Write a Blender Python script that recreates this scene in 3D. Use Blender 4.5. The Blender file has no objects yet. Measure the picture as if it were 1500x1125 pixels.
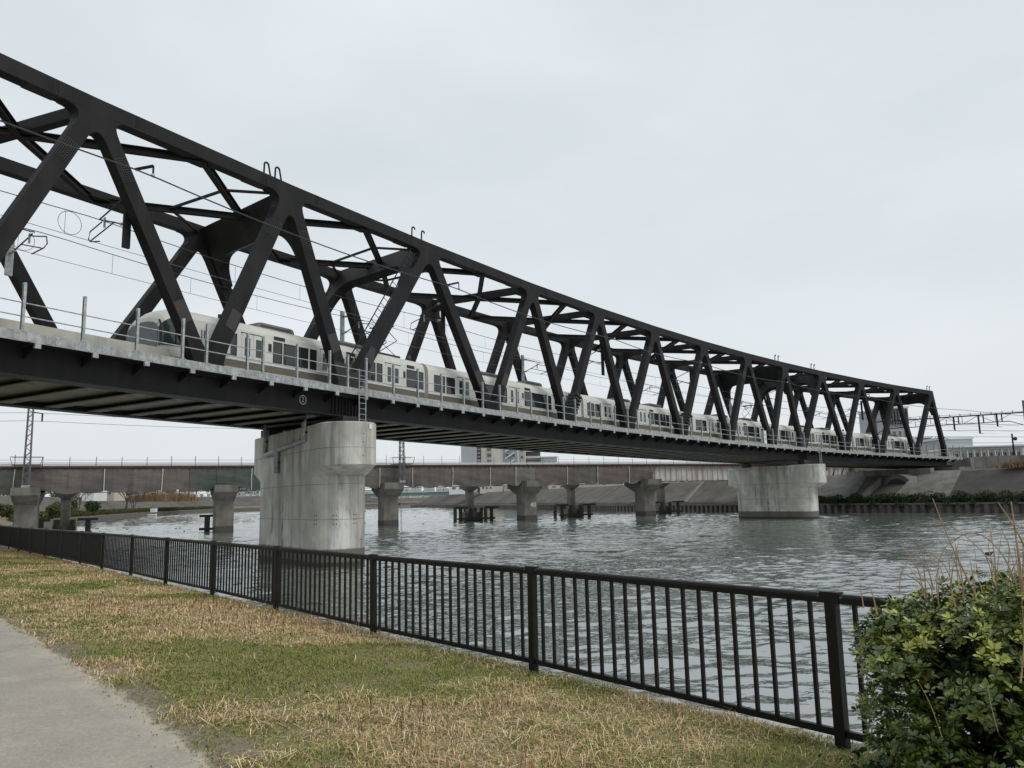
import bpy, bmesh, math, random
import numpy as np
from mathutils import Vector, Matrix
R_ = random.Random(7)
NR = np.random.default_rng(11)
PI = math.pi
sc = bpy.context.scene
COL = sc.collection

# ------------------------------------------------------------------ camera
EYE = 3.264
roll = math.atan(.0242)
pitch = math.atan((729.26-562.5)*math.cos(roll)/1127)
fw = Vector((0, math.cos(pitch), math.sin(pitch)))
r0 = Vector((1, 0, 0)); u0 = r0.cross(fw)
e1 = r0*math.cos(roll)-u0*math.sin(roll); e2 = r0*math.sin(roll)+u0*math.cos(roll)
cd = bpy.data.cameras.new('camera'); cam = bpy.data.objects.new('camera', cd); COL.objects.link(cam)
cd.sensor_width = 36; cd.lens = 36*1127/1500; cd.clip_end = 5000; cd.clip_start = .05
m = Matrix((e1, e2, -fw)).transposed().to_4x4(); m.translation = (0, 0, EYE)
cam.matrix_world = m
sc.camera = cam

# ------------------------------------------------------------------ sky and sun (overcast)
SUN_EL, SUN_AZ = math.radians(52), math.radians(115)     # azimuth clockwise from +Y
w = bpy.data.worlds.new('World'); sc.world = w; w.use_nodes = True
nt = w.node_tree; nt.nodes.clear()
def N(tree, typ, **kw):
    n = tree.nodes.new(typ)
    for k, v in kw.items():
        if k in n.bl_rna.properties.keys(): setattr(n, k, v)
        else: n.inputs[k].default_value = v
    return n
sky = N(nt, 'ShaderNodeTexSky', sky_type='NISHITA', sun_disc=False, sun_elevation=SUN_EL, sun_rotation=SUN_AZ, air_density=1.5, dust_density=5.0)
bg1 = N(nt, 'ShaderNodeBackground', Strength=.1); nt.links.new(sky.outputs[0], bg1.inputs[0])
tc = N(nt, 'ShaderNodeTexCoord')
mp = N(nt, 'ShaderNodeMapping'); mp.inputs['Scale'].default_value = (1.2, 1.2, 3.2); nt.links.new(tc.outputs['Generated'], mp.inputs[0])
nz = N(nt, 'ShaderNodeTexNoise', Scale=1.6, Detail=5.0, Roughness=.5); nt.links.new(mp.outputs[0], nz.inputs['Vector'])
cr = N(nt, 'ShaderNodeValToRGB'); nt.links.new(nz.outputs[0], cr.inputs[0])
cr.color_ramp.elements[0].position = .3; cr.color_ramp.elements[0].color = (.70, .765, .80, 1)
cr.color_ramp.elements[1].position = .72; cr.color_ramp.elements[1].color = (.86, .915, .965, 1)
bg2 = N(nt, 'ShaderNodeBackground', Strength=1.0); sxyz = N(nt, 'ShaderNodeSeparateXYZ'); nt.links.new(tc.outputs['Generated'], sxyz.inputs[0])
hz = N(nt, 'ShaderNodeMapRange'); hz.inputs[1].default_value = .3; hz.inputs[2].default_value = .0; nt.links.new(sxyz.outputs[2], hz.inputs[0])
hm = N(nt, 'ShaderNodeMix', data_type='RGBA'); hm.inputs[7].default_value = (.86, .9, .915, 1); nt.links.new(cr.outputs[0], hm.inputs[6])
hs = N(nt, 'ShaderNodeMath', operation='MULTIPLY'); hs.inputs[1].default_value = .75; nt.links.new(hz.outputs[0], hs.inputs[0]); nt.links.new(hs.outputs[0], hm.inputs[0])
nt.links.new(hm.outputs[2], bg2.inputs[0])
mx = N(nt, 'ShaderNodeMixShader', Fac=.9); nt.links.new(bg1.outputs[0], mx.inputs[1]); nt.links.new(bg2.outputs[0], mx.inputs[2])
ow = N(nt, 'ShaderNodeOutputWorld'); nt.links.new(mx.outputs[0], ow.inputs[0])
sd = bpy.data.lights.new('sun', 'SUN'); sd.energy = 1.3; sd.angle = math.radians(25); sd.color = (1, .97, .92)
so = bpy.data.objects.new('sun', sd); COL.objects.link(so)
sdir = Vector((math.sin(SUN_AZ)*math.cos(SUN_EL), math.cos(SUN_AZ)*math.cos(SUN_EL), math.sin(SUN_EL)))
so.rotation_euler = (-sdir).to_track_quat('-Z', 'Y').to_euler()
vs = sc.view_settings; vs.view_transform = 'Standard'; vs.look = 'None'; vs.exposure = 0; vs.gamma = 1
sc.render.resolution_x, sc.render.resolution_y = 1024, 768

# ------------------------------------------------------------------ materials
MATS = {}
def base_mat(name):
    mt = bpy.data.materials.new(name); mt.use_nodes = True; t = mt.node_tree
    return mt, t, t.nodes['Principled BSDF']
def mix(t, a, b, fac, mode='MIX'):
    n = t.nodes.new('ShaderNodeMix'); n.data_type = 'RGBA'; n.blend_type = mode
    for i, v in ((6, a), (7, b)):
        if isinstance(v, tuple): n.inputs[i].default_value = (*v[:3], 1)
        else: t.links.new(v, n.inputs[i])
    if isinstance(fac, (int, float)): n.inputs[0].default_value = fac
    else: t.links.new(fac, n.inputs[0])
    return n.outputs[2]
def coords(t, scale=(1, 1, 1), kind='Object'):
    c = t.nodes.new('ShaderNodeTexCoord'); p = t.nodes.new('ShaderNodeMapping'); p.inputs['Scale'].default_value = scale
    t.links.new(c.outputs[kind], p.inputs[0]); return p.outputs[0]
def noise(t, vec, scale, detail=6, rough=.6):
    n = t.nodes.new('ShaderNodeTexNoise'); n.inputs['Scale'].default_value = scale; n.inputs['Detail'].default_value = detail; n.inputs['Roughness'].default_value = rough
    t.links.new(vec, n.inputs['Vector']); return n.outputs[0]
def ramp(t, v, a, b):
    n = t.nodes.new('ShaderNodeMapRange'); n.inputs[1].default_value = a; n.inputs[2].default_value = b; n.clamp = True
    t.links.new(v, n.inputs[0]); return n.outputs[0]
def bumpn(t, h, strength, dist=.02):
    n = t.nodes.new('ShaderNodeBump'); n.inputs['Strength'].default_value = strength; n.inputs['Distance'].default_value = dist
    t.links.new(h, n.inputs['Height']); return n.outputs[0]
def mth(t, op, a, b=None):
    n = t.nodes.new('ShaderNodeMath'); n.operation = op
    for i, v in enumerate((a, b)):
        if v is None: continue
        if isinstance(v, (int, float)): n.inputs[i].default_value = v
        else: t.links.new(v, n.inputs[i])
    return n.outputs[0]
def PM(name, c1, c2=None, rough=.7, scale=3., lo=.35, hi=.65, bump=.15, bscale=None, bdist=.01, metal=0., streak=None, spec=.5, dirt=None):
    mt, t, b = base_mat(name)
    c2 = c2 or tuple(x*.75 for x in c1)
    v = coords(t)
    col = mix(t, c1, c2, ramp(t, noise(t, v, scale), lo, hi))
    if streak:
        sv = coords(t, (1, 1, .09)); col = mix(t, col, streak, mth(t, 'MULTIPLY', ramp(t, noise(t, sv, scale*1.3, 4), .5, .72), .75))
    if dirt:
        col = mix(t, col, dirt, mth(t, 'MULTIPLY', ramp(t, noise(t, v, scale*.35, 8), .48, .7), .6))
    t.links.new(col, b.inputs['Base Color'])
    b.inputs['Roughness'].default_value = rough; b.inputs['Metallic'].default_value = metal; b.inputs['Specular IOR Level'].default_value = spec
    if bump:
        t.links.new(bumpn(t, noise(t, v, bscale or scale*6, 5), bump, bdist), b.inputs['Normal'])
    MATS[name] = mt; return mt
PM('steel', (.0185, .018, .0185), (.0125, .0122, .0128), rough=.6, scale=.9, bump=.05, streak=(.028, .026, .025), spec=.16, dirt=(.014, .0135, .0135))
PM('steel_plate', (.026, .0255, .026), (.02, .0195, .02), rough=.55, scale=2, bump=.05, spec=.25)
PM('bolt', (.003, .003, .003), (.004, .004, .004), rough=.7, bump=0, spec=.05)
PM('steel_brown', (.032, .027, .026), (.022, .02, .02), rough=.6, scale=1.5, bump=.08)
PM('galv', (.42, .44, .45), (.27, .29, .3), rough=.5, scale=5, metal=.35, lo=.4, hi=.6, bump=.05)
PM('mast_steel', (.15, .155, .16), (.1, .1, .105), rough=.6, scale=2)
PM('galv_strip', (.4, .41, .405), (.22, .23, .23), rough=.55, scale=2.2, metal=.2, lo=.4, hi=.62, bump=.05, dirt=(.22, .22, .21))
PM('slab', (.24, .235, .185), (.16, .16, .125), rough=.85, scale=1.2, streak=None, dirt=(.11, .11, .09))
PM('flange', (.24, .24, .195), (.17, .17, .14), rough=.8, scale=.8, dirt=(.16, .16, .14))
PM('parapet', (.5, .49, .42), (.4, .39, .33), rough=.8, scale=1.0, streak=(.3, .29, .25))
PM('rail_steel', (.12, .09, .07), (.07, .05, .04), rough=.5, scale=4, metal=.5)
PM('cream', (.62, .62, .575), (.55, .55, .51), rough=.4, scale=.6, bump=0, streak=(.44, .43, .385))
PM('olive', (.135, .122, .08), (.11, .1, .066), rough=.5, scale=1, bump=0)
PM('blue', (.08, .1, .17), (.07, .08, .13), rough=.4, bump=0)
PM('roof_grey', (.2, .2, .19), (.13, .13, .125), rough=.7, scale=2)
PM('black', (.012, .012, .013), (.018, .018, .018), rough=.5, bump=0)
PM('rubber', (.07, .065, .06), (.05, .047, .045), rough=.8)
PM('grey_cream', (.38, .36, .31), (.3, .29, .25), rough=.6)
PM('white', (.72, .72, .7), (.6, .6, .58), rough=.55, scale=2, bump=.03)
PM('insul', (.55, .53, .48), (.4, .38, .35), rough=.35, bump=0)
PM('old_conc', (.19, .178, .155), (.12, .113, .1), rough=.9, scale=.8, streak=(.07, .065, .055), bump=.3)
PM('abut_conc', (.25, .24, .22), (.17, .163, .147), rough=.9, scale=.5, streak=(.09, .086, .078), bump=.25, dirt=(.11, .106, .096))
PM('wood_fender', (.075, .068, .06), (.045, .042, .038), rough=.9, scale=2, bump=.3)
PM('rust', (.085, .042, .033), (.05, .03, .026), rough=.8, scale=2)
PM('white_rust', (.62, .6, .57), (.5, .47, .44), rough=.7, scale=.8, streak=(.3, .12, .09))
PM('revet', (.125, .11, .093), (.075, .068, .058), rough=.95, scale=.25, streak=(.045, .041, .036), dirt=(.04, .037, .033), bump=.4, bscale=2, bdist=.05)
PM('revet_dark', (.066, .06, .052), (.042, .039, .035), rough=.95, scale=.4, dirt=(.09, .082, .07), streak=(.03, .028, .025), bump=.5, bscale=2, bdist=.08)
PM('pale_conc', (.2, .19, .172), (.115, .11, .1), rough=.9, scale=.5, streak=(.065, .062, .056), dirt=(.08, .076, .07), bump=.3)
PM('sheet_pile', (.13, .115, .1), (.085, .075, .068), rough=.8, scale=1.2, streak=(.045, .042, .038))
PM('bank_grass', (.13, .115, .06), (.2, .16, .085), rough=.95, scale=.3, dirt=(.06, .075, .03), bump=.5, bscale=3, bdist=.1)
PM('kerb', (.44, .43, .4), (.33, .32, .3), rough=.9, scale=3, dirt=(.2, .19, .17))
PM('fence_black', (.006, .006, .006), (.009, .0085, .008), rough=.45, scale=14, bump=.1, spec=.22, dirt=(.016, .0155, .0145))
PM('fence_scuff', (.06, .06, .06), (.03, .03, .03), rough=.5, scale=20, bump=0)
PM('bark', (.09, .07, .055), (.05, .04, .032), rough=.9, scale=12, bump=.4)
PM('litter', (.15, .085, .045), (.26, .16, .08), rough=.8, scale=9, bump=0)
PM('straw', (.36, .25, .135), (.2, .12, .065), rough=.8, scale=12, bump=0)
PM('green_steel', (.16, .24, .21), (.13, .2, .18), rough=.6, scale=.5)
PM('bld_cream', (.58, .55, .47), (.52, .49, .42), rough=.85, scale=.3, bump=0)
PM('bld_grey', (.4, .43, .43), (.36, .385, .39), rough=.85, scale=.2, bump=0)
PM('bld_blue', (.3, .33, .38), (.25, .28, .33), rough=.85, scale=.3, bump=0)
PM('bld_beige', (.5, .44, .37), (.45, .4, .34), rough=.85, scale=.3, bump=0)
PM('bld_white', (.68, .7, .7), (.6, .62, .62), rough=.8, scale=.3, bump=0)
PM('bld_dark', (.07, .07, .075), (.1, .1, .1), rough=.6, scale=.5, bump=0)
PM('feather', (.03, .028, .026), (.05, .045, .04), rough=.8, scale=20, bump=0)
PM('wire', (.03, .03, .032), (.03, .03, .032), rough=.5, bump=0)
PM('wire_thin', (.16, .16, .165), (.13, .13, .135), rough=.5, bump=0)
def glass(name, c, rough=.06):
    mt, t, b = base_mat(name); b.inputs['Base Color'].default_value = (*c, 1); b.inputs['Roughness'].default_value = rough; b.inputs['Specular IOR Level'].default_value = .6
    MATS[name] = mt
glass('glass_dark', (.025, .026, .028)); glass('glass_green', (.035, .055, .05)); glass('glass_bld', (.08, .09, .1), .1)
def net(name, c, c2):
    mt, t, b = base_mat(name)
    v = coords(t); col = mix(t, c, c2, ramp(t, noise(t, v, .35, 6), .35, .65))
    sv = coords(t, (1, 1, .06)); col = mix(t, col, tuple(x*.6 for x in c2), mth(t, 'MULTIPLY', ramp(t, noise(t, sv, 1.6, 4), .5, .7), .55))
    t.links.new(col, b.inputs['Base Color']); b.inputs['Roughness'].default_value = .85; b.inputs['Specular IOR Level'].default_value = .2
    t.links.new(bumpn(t, noise(t, coords(t, (1, 1, 3)), 1.2, 4), .5, .15), b.inputs['Normal']); MATS[name] = mt
net('net_grey', (.15, .135, .125), (.105, .096, .09)); net('net_brown', (.17, .14, .125), (.12, .105, .095)); net('net_green', (.075, .1, .085), (.1, .1, .092)); net('net_pale', (.2, .19, .175), (.16, .15, .14))

# weathered pier concrete: form joints, streaks, tide band, one rusty run-off mark
mt, t, b = base_mat('pier_conc'); v = coords(t)
col = mix(t, (.54, .53, .48), (.38, .37, .33), ramp(t, noise(t, v, .7, 8), .35, .68))
col = mix(t, col, (.66, .665, .64), mth(t, 'MULTIPLY', ramp(t, noise(t, coords(t, (1, 1, .5)), .45, 3), .52, .6), .7))
col = mix(t, col, (.12, .115, .1), mth(t, 'MULTIPLY', ramp(t, noise(t, coords(t, (1, 1, .07)), 1.1, 5, .62), .5, .74), .72))
col = mix(t, col, (.09, .087, .078), mth(t, 'MULTIPLY', ramp(t, noise(t, coords(t, (1, 1, .22)), .9, 6, .7), .57, .7), .7))
sx = t.nodes.new('ShaderNodeSeparateXYZ'); t.links.new(coords(t), sx.inputs[0]); X, Y, Z = sx.outputs
fr = mth(t, 'FRACT', mth(t, 'MULTIPLY', mth(t, 'ADD', Z, .35), 1/1.82))
ln = mth(t, 'LESS_THAN', mth(t, 'ABSOLUTE', mth(t, 'SUBTRACT', fr, .5)), .008)
col = mix(t, col, (.14, .135, .12), mth(t, 'MULTIPLY', ln, .75))
al = mth(t, 'ADD', mth(t, 'MULTIPLY', X, -.575), mth(t, 'MULTIPLY', Y, .818))
fr2 = mth(t, 'FRACT', mth(t, 'MULTIPLY', al, 1/.9)); ln2 = mth(t, 'LESS_THAN', mth(t, 'ABSOLUTE', mth(t, 'SUBTRACT', fr2, .5)), .007)
col = mix(t, col, (.16, .155, .14), mth(t, 'MULTIPLY', ln2, .28))
rs = mth(t, 'LESS_THAN', mth(t, 'ABSOLUTE', mth(t, 'SUBTRACT', mth(t, 'ADD', al, mth(t, 'MULTIPLY', noise(t, v, 3), .25)), 4.35)), .14)
rz = mth(t, 'MULTIPLY', ramp(t, Z, 4.0, 1.6), ramp(t, noise(t, coords(t, (1, 1, .6)), 3, 5), .3, .6))
col = mix(t, col, (.1, .06, .035), mth(t, 'MULTIPLY', mth(t, 'MULTIPLY', rs, rz), .85))
tide = ramp(t, mth(t, 'ADD', Z, mth(t, 'MULTIPLY', noise(t, v, 2), .12)), .98, .88)
col = mix(t, col, (.085, .08, .062), mth(t, 'MULTIPLY', tide, .9))
tide2 = ramp(t, mth(t, 'ADD', Z, mth(t, 'MULTIPLY', noise(t, v, 3), .12)), .32, .22)
col = mix(t, col, (.04, .038, .032), tide2)
t.links.new(col, b.inputs['Base Color']); b.inputs['Roughness'].default_value = .88
t.links.new(bumpn(t, noise(t, v, 9, 6), .25, .01), b.inputs['Normal']); MATS['pier_conc'] = mt

# water
mt, t, b = base_mat('water'); v = coords(t, (.55, 1.25, 1))
b.inputs['Base Color'].default_value = (.095, .112, .098, 1); b.inputs['Roughness'].default_value = .03; b.inputs['IOR'].default_value = 4.8; b.inputs['Specular IOR Level'].default_value = .5
sw = t.nodes.new('ShaderNodeSeparateXYZ'); t.links.new(coords(t), sw.inputs[0])
h = mth(t, 'ADD', mth(t, 'MULTIPLY', noise(t, v, 1.3, 2, .5), .3), mth(t, 'MULTIPLY', noise(t, v, 4.2, 2, .5), .09))
h = mth(t, 'MULTIPLY', h, ramp(t, sw.outputs[1], 190, 8))
t.links.new(bumpn(t, h, 1.0, .2), b.inputs['Normal']); MATS['water'] = mt

# lawn soil, path
mt, t, b = base_mat('soil'); v = coords(t)
col = mix(t, (.29, .23, .125), (.16, .165, .055), ramp(t, noise(t, v, .55, 5), .4, .6))
col = mix(t, col, (.23, .18, .1), mth(t, 'MULTIPLY', ramp(t, noise(t, v, 9, 6), .45, .7), .7))
col = mix(t, col, (.06, .055, .03), mth(t, 'MULTIPLY', ramp(t, noise(t, v, 70, 4), .45, .65), .8))
col = mix(t, col, (.3, .24, .13), mth(t, 'MULTIPLY', ramp(t, noise(t, v, 95, 3), .55, .7), .7))
t.links.new(col, b.inputs['Base Color']); b.inputs['Roughness'].default_value = .95
t.links.new(bumpn(t, noise(t, v, 30, 6), .8, .02), b.inputs['Normal']); MATS['soil'] = mt
mt, t, b = base_mat('path'); v = coords(t)
col = mix(t, (.345, .318, .252), (.265, .246, .2), ramp(t, noise(t, v, .9, 6), .35, .65))
col = mix(t, col, (.45, .43, .375), mth(t, 'MULTIPLY', ramp(t, noise(t, v, 2.3, 7, .7), .52, .7), .5))
col = mix(t, col, (.13, .125, .115), mth(t, 'MULTIPLY', ramp(t, noise(t, v, 85, 3), .52, .7), .65))
col = mix(t, col, (.42, .41, .38), mth(t, 'MULTIPLY', ramp(t, noise(t, v, 110, 2), .58, .72), .6))
vo = t.nodes.new('ShaderNodeTexVoronoi'); vo.feature = 'DISTANCE_TO_EDGE'; vo.inputs['Scale'].default_value = .21
wv = t.nodes.new('ShaderNodeVectorMath'); wv.operation = 'ADD'; t.links.new(v, wv.inputs[0])
nn = t.nodes.new('ShaderNodeTexNoise'); nn.inputs['Scale'].default_value = 2.5; t.links.new(v, nn.inputs['Vector']); sv_ = t.nodes.new('ShaderNodeVectorMath'); sv_.operation = 'SCALE'; sv_.inputs['Scale'].default_value = .25; t.links.new(nn.outputs['Color'], sv_.inputs[0]); t.links.new(sv_.outputs[0], wv.inputs[1]); t.links.new(wv.outputs[0], vo.inputs['Vector'])
col = mix(t, col, (.12, .112, .1), mth(t, 'MULTIPLY', ramp(t, vo.outputs[0], .0025, .001), .15))
col = mix(t, col, (.22, .21, .185), mth(t, 'MULTIPLY', ramp(t, noise(t, v, 22, 6, .75), .46, .68), .6))
col = mix(t, col, (.46, .445, .4), mth(t, 'MULTIPLY', ramp(t, noise(t, v, 38, 4, .75), .52, .7), .6))
ea_ = t.nodes.new('ShaderNodeVertexColor'); ea_.layer_name = 'Edge'; se = t.nodes.new('ShaderNodeSeparateColor'); t.links.new(ea_.outputs[0], se.inputs[0])
wear = mth(t, 'ADD', se.outputs[0], mth(t, 'MULTIPLY', mth(t, 'SUBTRACT', noise(t, v, 3.2, 8, .72), .5), 1.5))
col = mix(t, col, (.42, .375, .285), mth(t, 'MULTIPLY', ramp(t, wear, .3, .62), .6))
col = mix(t, col, mix(t, (.2, .155, .1), (.1, .08, .055), ramp(t, noise(t, v, 26, 5, .7), .4, .62)), mth(t, 'MULTIPLY', ramp(t, wear, .68, .95), .92))
t.links.new(col, b.inputs['Base Color']); b.inputs['Roughness'].default_value = .92
t.links.new(bumpn(t, noise(t, v, 170, 3), .35, .004), b.inputs['Normal']); MATS['path'] = mt
PM('dirt', (.21, .18, .135), (.14, .12, .09), rough=.97, scale=3, dirt=(.3, .27, .21), bump=.7, bscale=35, bdist=.02)
# colour carried per blade / leaf
def vcol(name, rough, spec=.3, trans=0):
    mt, t, b = base_mat(name); a = t.nodes.new('ShaderNodeVertexColor'); a.layer_name = 'Col'
    t.links.new(a.outputs[0], b.inputs['Base Color']); b.inputs['Roughness'].default_value = rough; b.inputs['Specular IOR Level'].default_value = spec
    MATS[name] = mt
vcol('blade', .75, .2); vcol('leaf', .33, .6)

# ------------------------------------------------------------------ mesh helpers
class MB:
    def __init__(s): s.v = []; s.f = []; s.mi = []; s.cur = 0
    def add(s, vs, fs):
        o = len(s.v); s.v += [tuple(p) for p in vs]; s.f += [tuple(i+o for i in f) for f in fs]; s.mi += [s.cur]*len(fs); return s
    def box(s, a, b):
        x0, y0, z0 = a; x1, y1, z1 = b
        return s.add([(x0, y0, z0), (x1, y0, z0), (x1, y1, z0), (x0, y1, z0), (x0, y0, z1), (x1, y0, z1), (x1, y1, z1), (x0, y1, z1)],
                     [(3, 2, 1, 0), (4, 5, 6, 7), (0, 1, 5, 4), (1, 2, 6, 5), (2, 3, 7, 6), (3, 0, 4, 7)])
    def hexa(s, lo, hi):
        n = len(lo)
        return s.add(list(lo)+list(hi), [tuple(range(n))[::-1], tuple(range(n, 2*n))]+[(i, (i+1) % n, n+(i+1) % n, n+i) for i in range(n)])
    def beam(s, p, q, wd, ht, side=None, up=Vector((0, 0, 1))):
        p, q = Vector(p), Vector(q); d = (q-p).normalized()
        sd_ = Vector(side).normalized() if side is not None else (d.cross(up).normalized() if abs(d.dot(up)) < .999 else Vector((1, 0, 0)))
        uu = sd_.cross(d).normalized(); sd_ = d.cross(uu).normalized()
        c = lambda o: [o-sd_*wd/2-uu*ht/2, o+sd_*wd/2-uu*ht/2, o+sd_*wd/2+uu*ht/2, o-sd_*wd/2+uu*ht/2]
        return s.hexa(c(p), c(q))
    def tube(s, pts, r, n=8, r1=None):
        pts = [Vector(p) for p in pts]; rings = []
        for i, p in enumerate(pts):
            d = (pts[min(i+1, len(pts)-1)]-pts[max(i-1, 0)]).normalized()
            a = d.orthogonal().normalized() if abs(d.z) > .95 else d.cross(Vector((0, 0, 1))).normalized(); b_ = d.cross(a)
            rr = r if r1 is None else r+(r1-r)*i/(len(pts)-1)
            rings.append([p+(a*math.cos(2*PI*k/n)+b_*math.sin(2*PI*k/n))*rr for k in range(n)])
        vs = [q for rg in rings for q in rg]; fs = []
        for i in range(len(pts)-1):
            for k in range(n): fs.append((i*n+k, i*n+(k+1) % n, (i+1)*n+(k+1) % n, (i+1)*n+k))
        fs += [tuple(range(n))[::-1], tuple((len(pts)-1)*n+k for k in range(n))]
        return s.add(vs, fs)
    def ball(s, c, r, sx=1, sy=1, sz=1, n=10, m=6):
        vs = []; fs = []
        for i in range(m+1):
            ph = -PI/2+PI*i/m
            for k in range(n): vs.append((c[0]+r*sx*math.cos(ph)*math.cos(2*PI*k/n), c[1]+r*sy*math.cos(ph)*math.sin(2*PI*k/n), c[2]+r*sz*math.sin(ph)))
        for i in range(m):
            for k in range(n): fs.append((i*n+k, i*n+(k+1) % n, (i+1)*n+(k+1) % n, (i+1)*n+k))
        return s.add(vs, fs)
    def obj(s, name, mat, parent=None, smooth=False, kind=None):
        off = Vector(parent.matrix_basis.translation) if parent is not None else Vector((0, 0, 0))
        if parent is not None and parent.parent is not None: off = Vector(parent.parent.matrix_basis.translation)
        me = bpy.data.meshes.new(name); me.from_pydata([tuple(Vector(p)-off) for p in s.v], [], s.f)
        for mm in (mat if isinstance(mat, (list, tuple)) else [mat]): me.materials.append(MATS[mm])
        if isinstance(mat, (list, tuple)): me.polygons.foreach_set('material_index', s.mi)
        if smooth: me.polygons.foreach_set('use_smooth', [True]*len(me.polygons))
        me.update()
        bm = bmesh.new(); bm.from_mesh(me); bmesh.ops.recalc_face_normals(bm, faces=bm.faces); bm.to_mesh(me); bm.free()
        o = bpy.data.objects.new(name, me); COL.objects.link(o)
        if parent is not None: o.parent = parent
        if kind: o['kind'] = kind
        return o
def tag(o, label, cat, group=None):
    o['label'] = label; o['category'] = cat
    if group: o['group'] = group
    return o
def thing(name, label, cat, loc=(0, 0, 0), group=None):
    o = bpy.data.objects.new(name, None); COL.objects.link(o); o.location = loc; o.empty_display_size = .2
    return tag(o, label, cat, group)
def lump(name, verts, faces, mat, parent=None, cols=None, smooth=False):
    me = bpy.data.meshes.new(name); me.from_pydata(verts, [], faces) if not isinstance(verts, np.ndarray) else np_mesh(me, verts, faces)
    me.materials.append(MATS[mat])
    if cols is not None:
        a = me.color_attributes.new('Col', 'FLOAT_COLOR', 'POINT'); a.data.foreach_set('color', np.c_[cols, np.ones(len(cols))].astype(np.float32).ravel())
    if smooth: me.polygons.foreach_set('use_smooth', [True]*len(me.polygons))
    o = bpy.data.objects.new(name, me); COL.objects.link(o)
    if parent is not None: o.parent = parent
    return o
def np_mesh(me, v, f):
    k = f.shape[1]; me.vertices.add(len(v)); me.vertices.foreach_set('co', v.astype(np.float32).ravel())
    me.loops.add(f.size); me.loops.foreach_set('vertex_index', f.astype(np.int32).ravel())
    me.polygons.add(len(f)); me.polygons.foreach_set('loop_start', np.arange(0, f.size, k, dtype=np.int32)); me.polygons.foreach_set('loop_total', np.full(len(f), k, np.int32))
    me.update(calc_edges=True)

# ================================================================== SETTING
# --- water: one sheet, finely waved where the river is close
def graded(lo, a, b_, hi, step, g=1.13):
    c = list(np.arange(a, b_, step)); d = step; x = c[-1]
    while x < hi: d *= g; x += d; c.append(x)
    d = step; x = a; pre = []
    while x > lo: d *= g; x -= d; pre.append(x)
    return np.array(pre[::-1]+c)
WC = []
for k in range(60):
    lo_, hi_ = ((.36, 1.25), (1.25, 4.2))[k % 2]
    lam = 10**NR.uniform(math.log10(lo_), math.log10(hi_)); WC.append((lam, NR.normal(PI/2+.12, .62), NR.uniform(0, 2*PI), (.0052 if k % 2 == 0 else .0022)*lam**.97, k))
def wave_z(X, Y, lmin):
    Z = np.zeros_like(X)
    for lam, th, ph, am, k in WC:
        if lam < lmin: continue
        kk = 2*PI/lam
        Z += am*np.sin(kk*(X*math.cos(th)+Y*math.sin(th))+ph+.7*np.sin(X*.21+k)+.6*np.sin(Y*.17+k*2)+.5*np.sin((X+Y)*.09+k*3))
    return Z
def wgrid(gx, gy, lmin):
    X, Y = np.meshgrid(gx, gy); Z = wave_z(X, Y, lmin); idx = np.arange(X.size).reshape(X.shape)
    return np.c_[X.ravel(), Y.ravel(), Z.ravel()], np.stack([idx[:-1, :-1], idx[:-1, 1:], idx[1:, 1:], idx[1:, :-1]], -1).reshape(-1, 4)
def ramp_steps(a, b_, s0, s1):
    out = [a]; 
    while out[-1] < b_: out.append(out[-1]+s0+(s1-s0)*(out[-1]-a)/(b_-a))
    out[-1] = b_; return np.array(out)
parts = [wgrid(np.arange(-19, 17.01, .12), np.arange(5, 40.01, .095), 0), wgrid(np.concatenate([np.arange(-60, -19, .5), [-19.]]), np.arange(5, 40.01, .4), .9), wgrid(np.concatenate([np.arange(17, 95, .5), [95.]]), np.arange(-20, 40.01, .4), .9),
         wgrid(np.arange(-75, 75.01, .36), ramp_steps(40, 135, .2, .42), .75), wgrid(np.arange(-130, 45.01, .9), ramp_steps(135, 330, .42, 1.0), 1.6), wgrid(np.arange(-190, -74.9, 1.2), ramp_steps(40, 330, 1.0, 1.4), 2.4), wgrid(np.arange(-600, 400.1, 8), ramp_steps(330, 1300, 3, 40), 99), wgrid(np.array([-900, -190]), np.array([-60, 330]), 99), wgrid(np.array([95., 400]), np.array([-60, 330]), 99)]
ofs = 0; VV = []; FF = []
for v_, f_ in parts: VV.append(v_); FF.append(f_+ofs); ofs += len(v_)
wo = lump('river_water', np.concatenate(VV), np.concatenate(FF), 'water', smooth=True); wo['kind'] = 'structure'

def strip_terrain(name, line, prof, mat, side=1, zfun=None, kind='structure'):
    """sheet swept along a bank line; prof = [(offset, z)]; side = +1 land to the left of travel"""
    P = [Vector((*p, 0)) for p in line]; vs = []
    for i, p in enumerate(P):
        d = (P[min(i+1, len(P)-1)]-P[max(i-1, 0)]).normalized(); n = Vector((-d.y, d.x, 0))*side
        for o, z in prof: vs.append((p.x+n.x*o, p.y+n.y*o, z))
    k = len(prof); fs = [(i*k+j, i*k+j+1, (i+1)*k+j+1, (i+1)*k+j) for i in range(len(P)-1) for j in range(k-1)]
    mb = MB(); mb.add(vs, fs)
    o = mb.obj(name, mat)
    if kind: o['kind'] = kind
    return o
def resample(line, step):
    out = []
    for a, b_ in zip(line[:-1], line[1:]):
        n = max(1, int(math.dist(a, b_)/step)); out += [(a[0]+(b_[0]-a[0])*i/n, a[1]+(b_[1]-a[1])*i/n) for i in range(n)]
    return out+[line[-1]]
NEAR_LINE = [(12.0, -6.2), (2.35, 5.95), (-18.45, 30.7), (-31, 46), (-62, 92), (-97, 165), (-138.5, 296), (-158, 408), (-148, 450), (-112, 620), (-60, 950), (0, 1400)]
FAR_LINE = [(170, -60), (112, 10), (92, 40), (75, 68), (60.1, 92.4), (56, 99.5), (45, 115.7), (36.9, 132), (20.8, 161), (10.5, 198), (-20, 290), (-52, 384), (-58, 430), (-30, 620), (30, 950), (90, 1400)]
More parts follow.
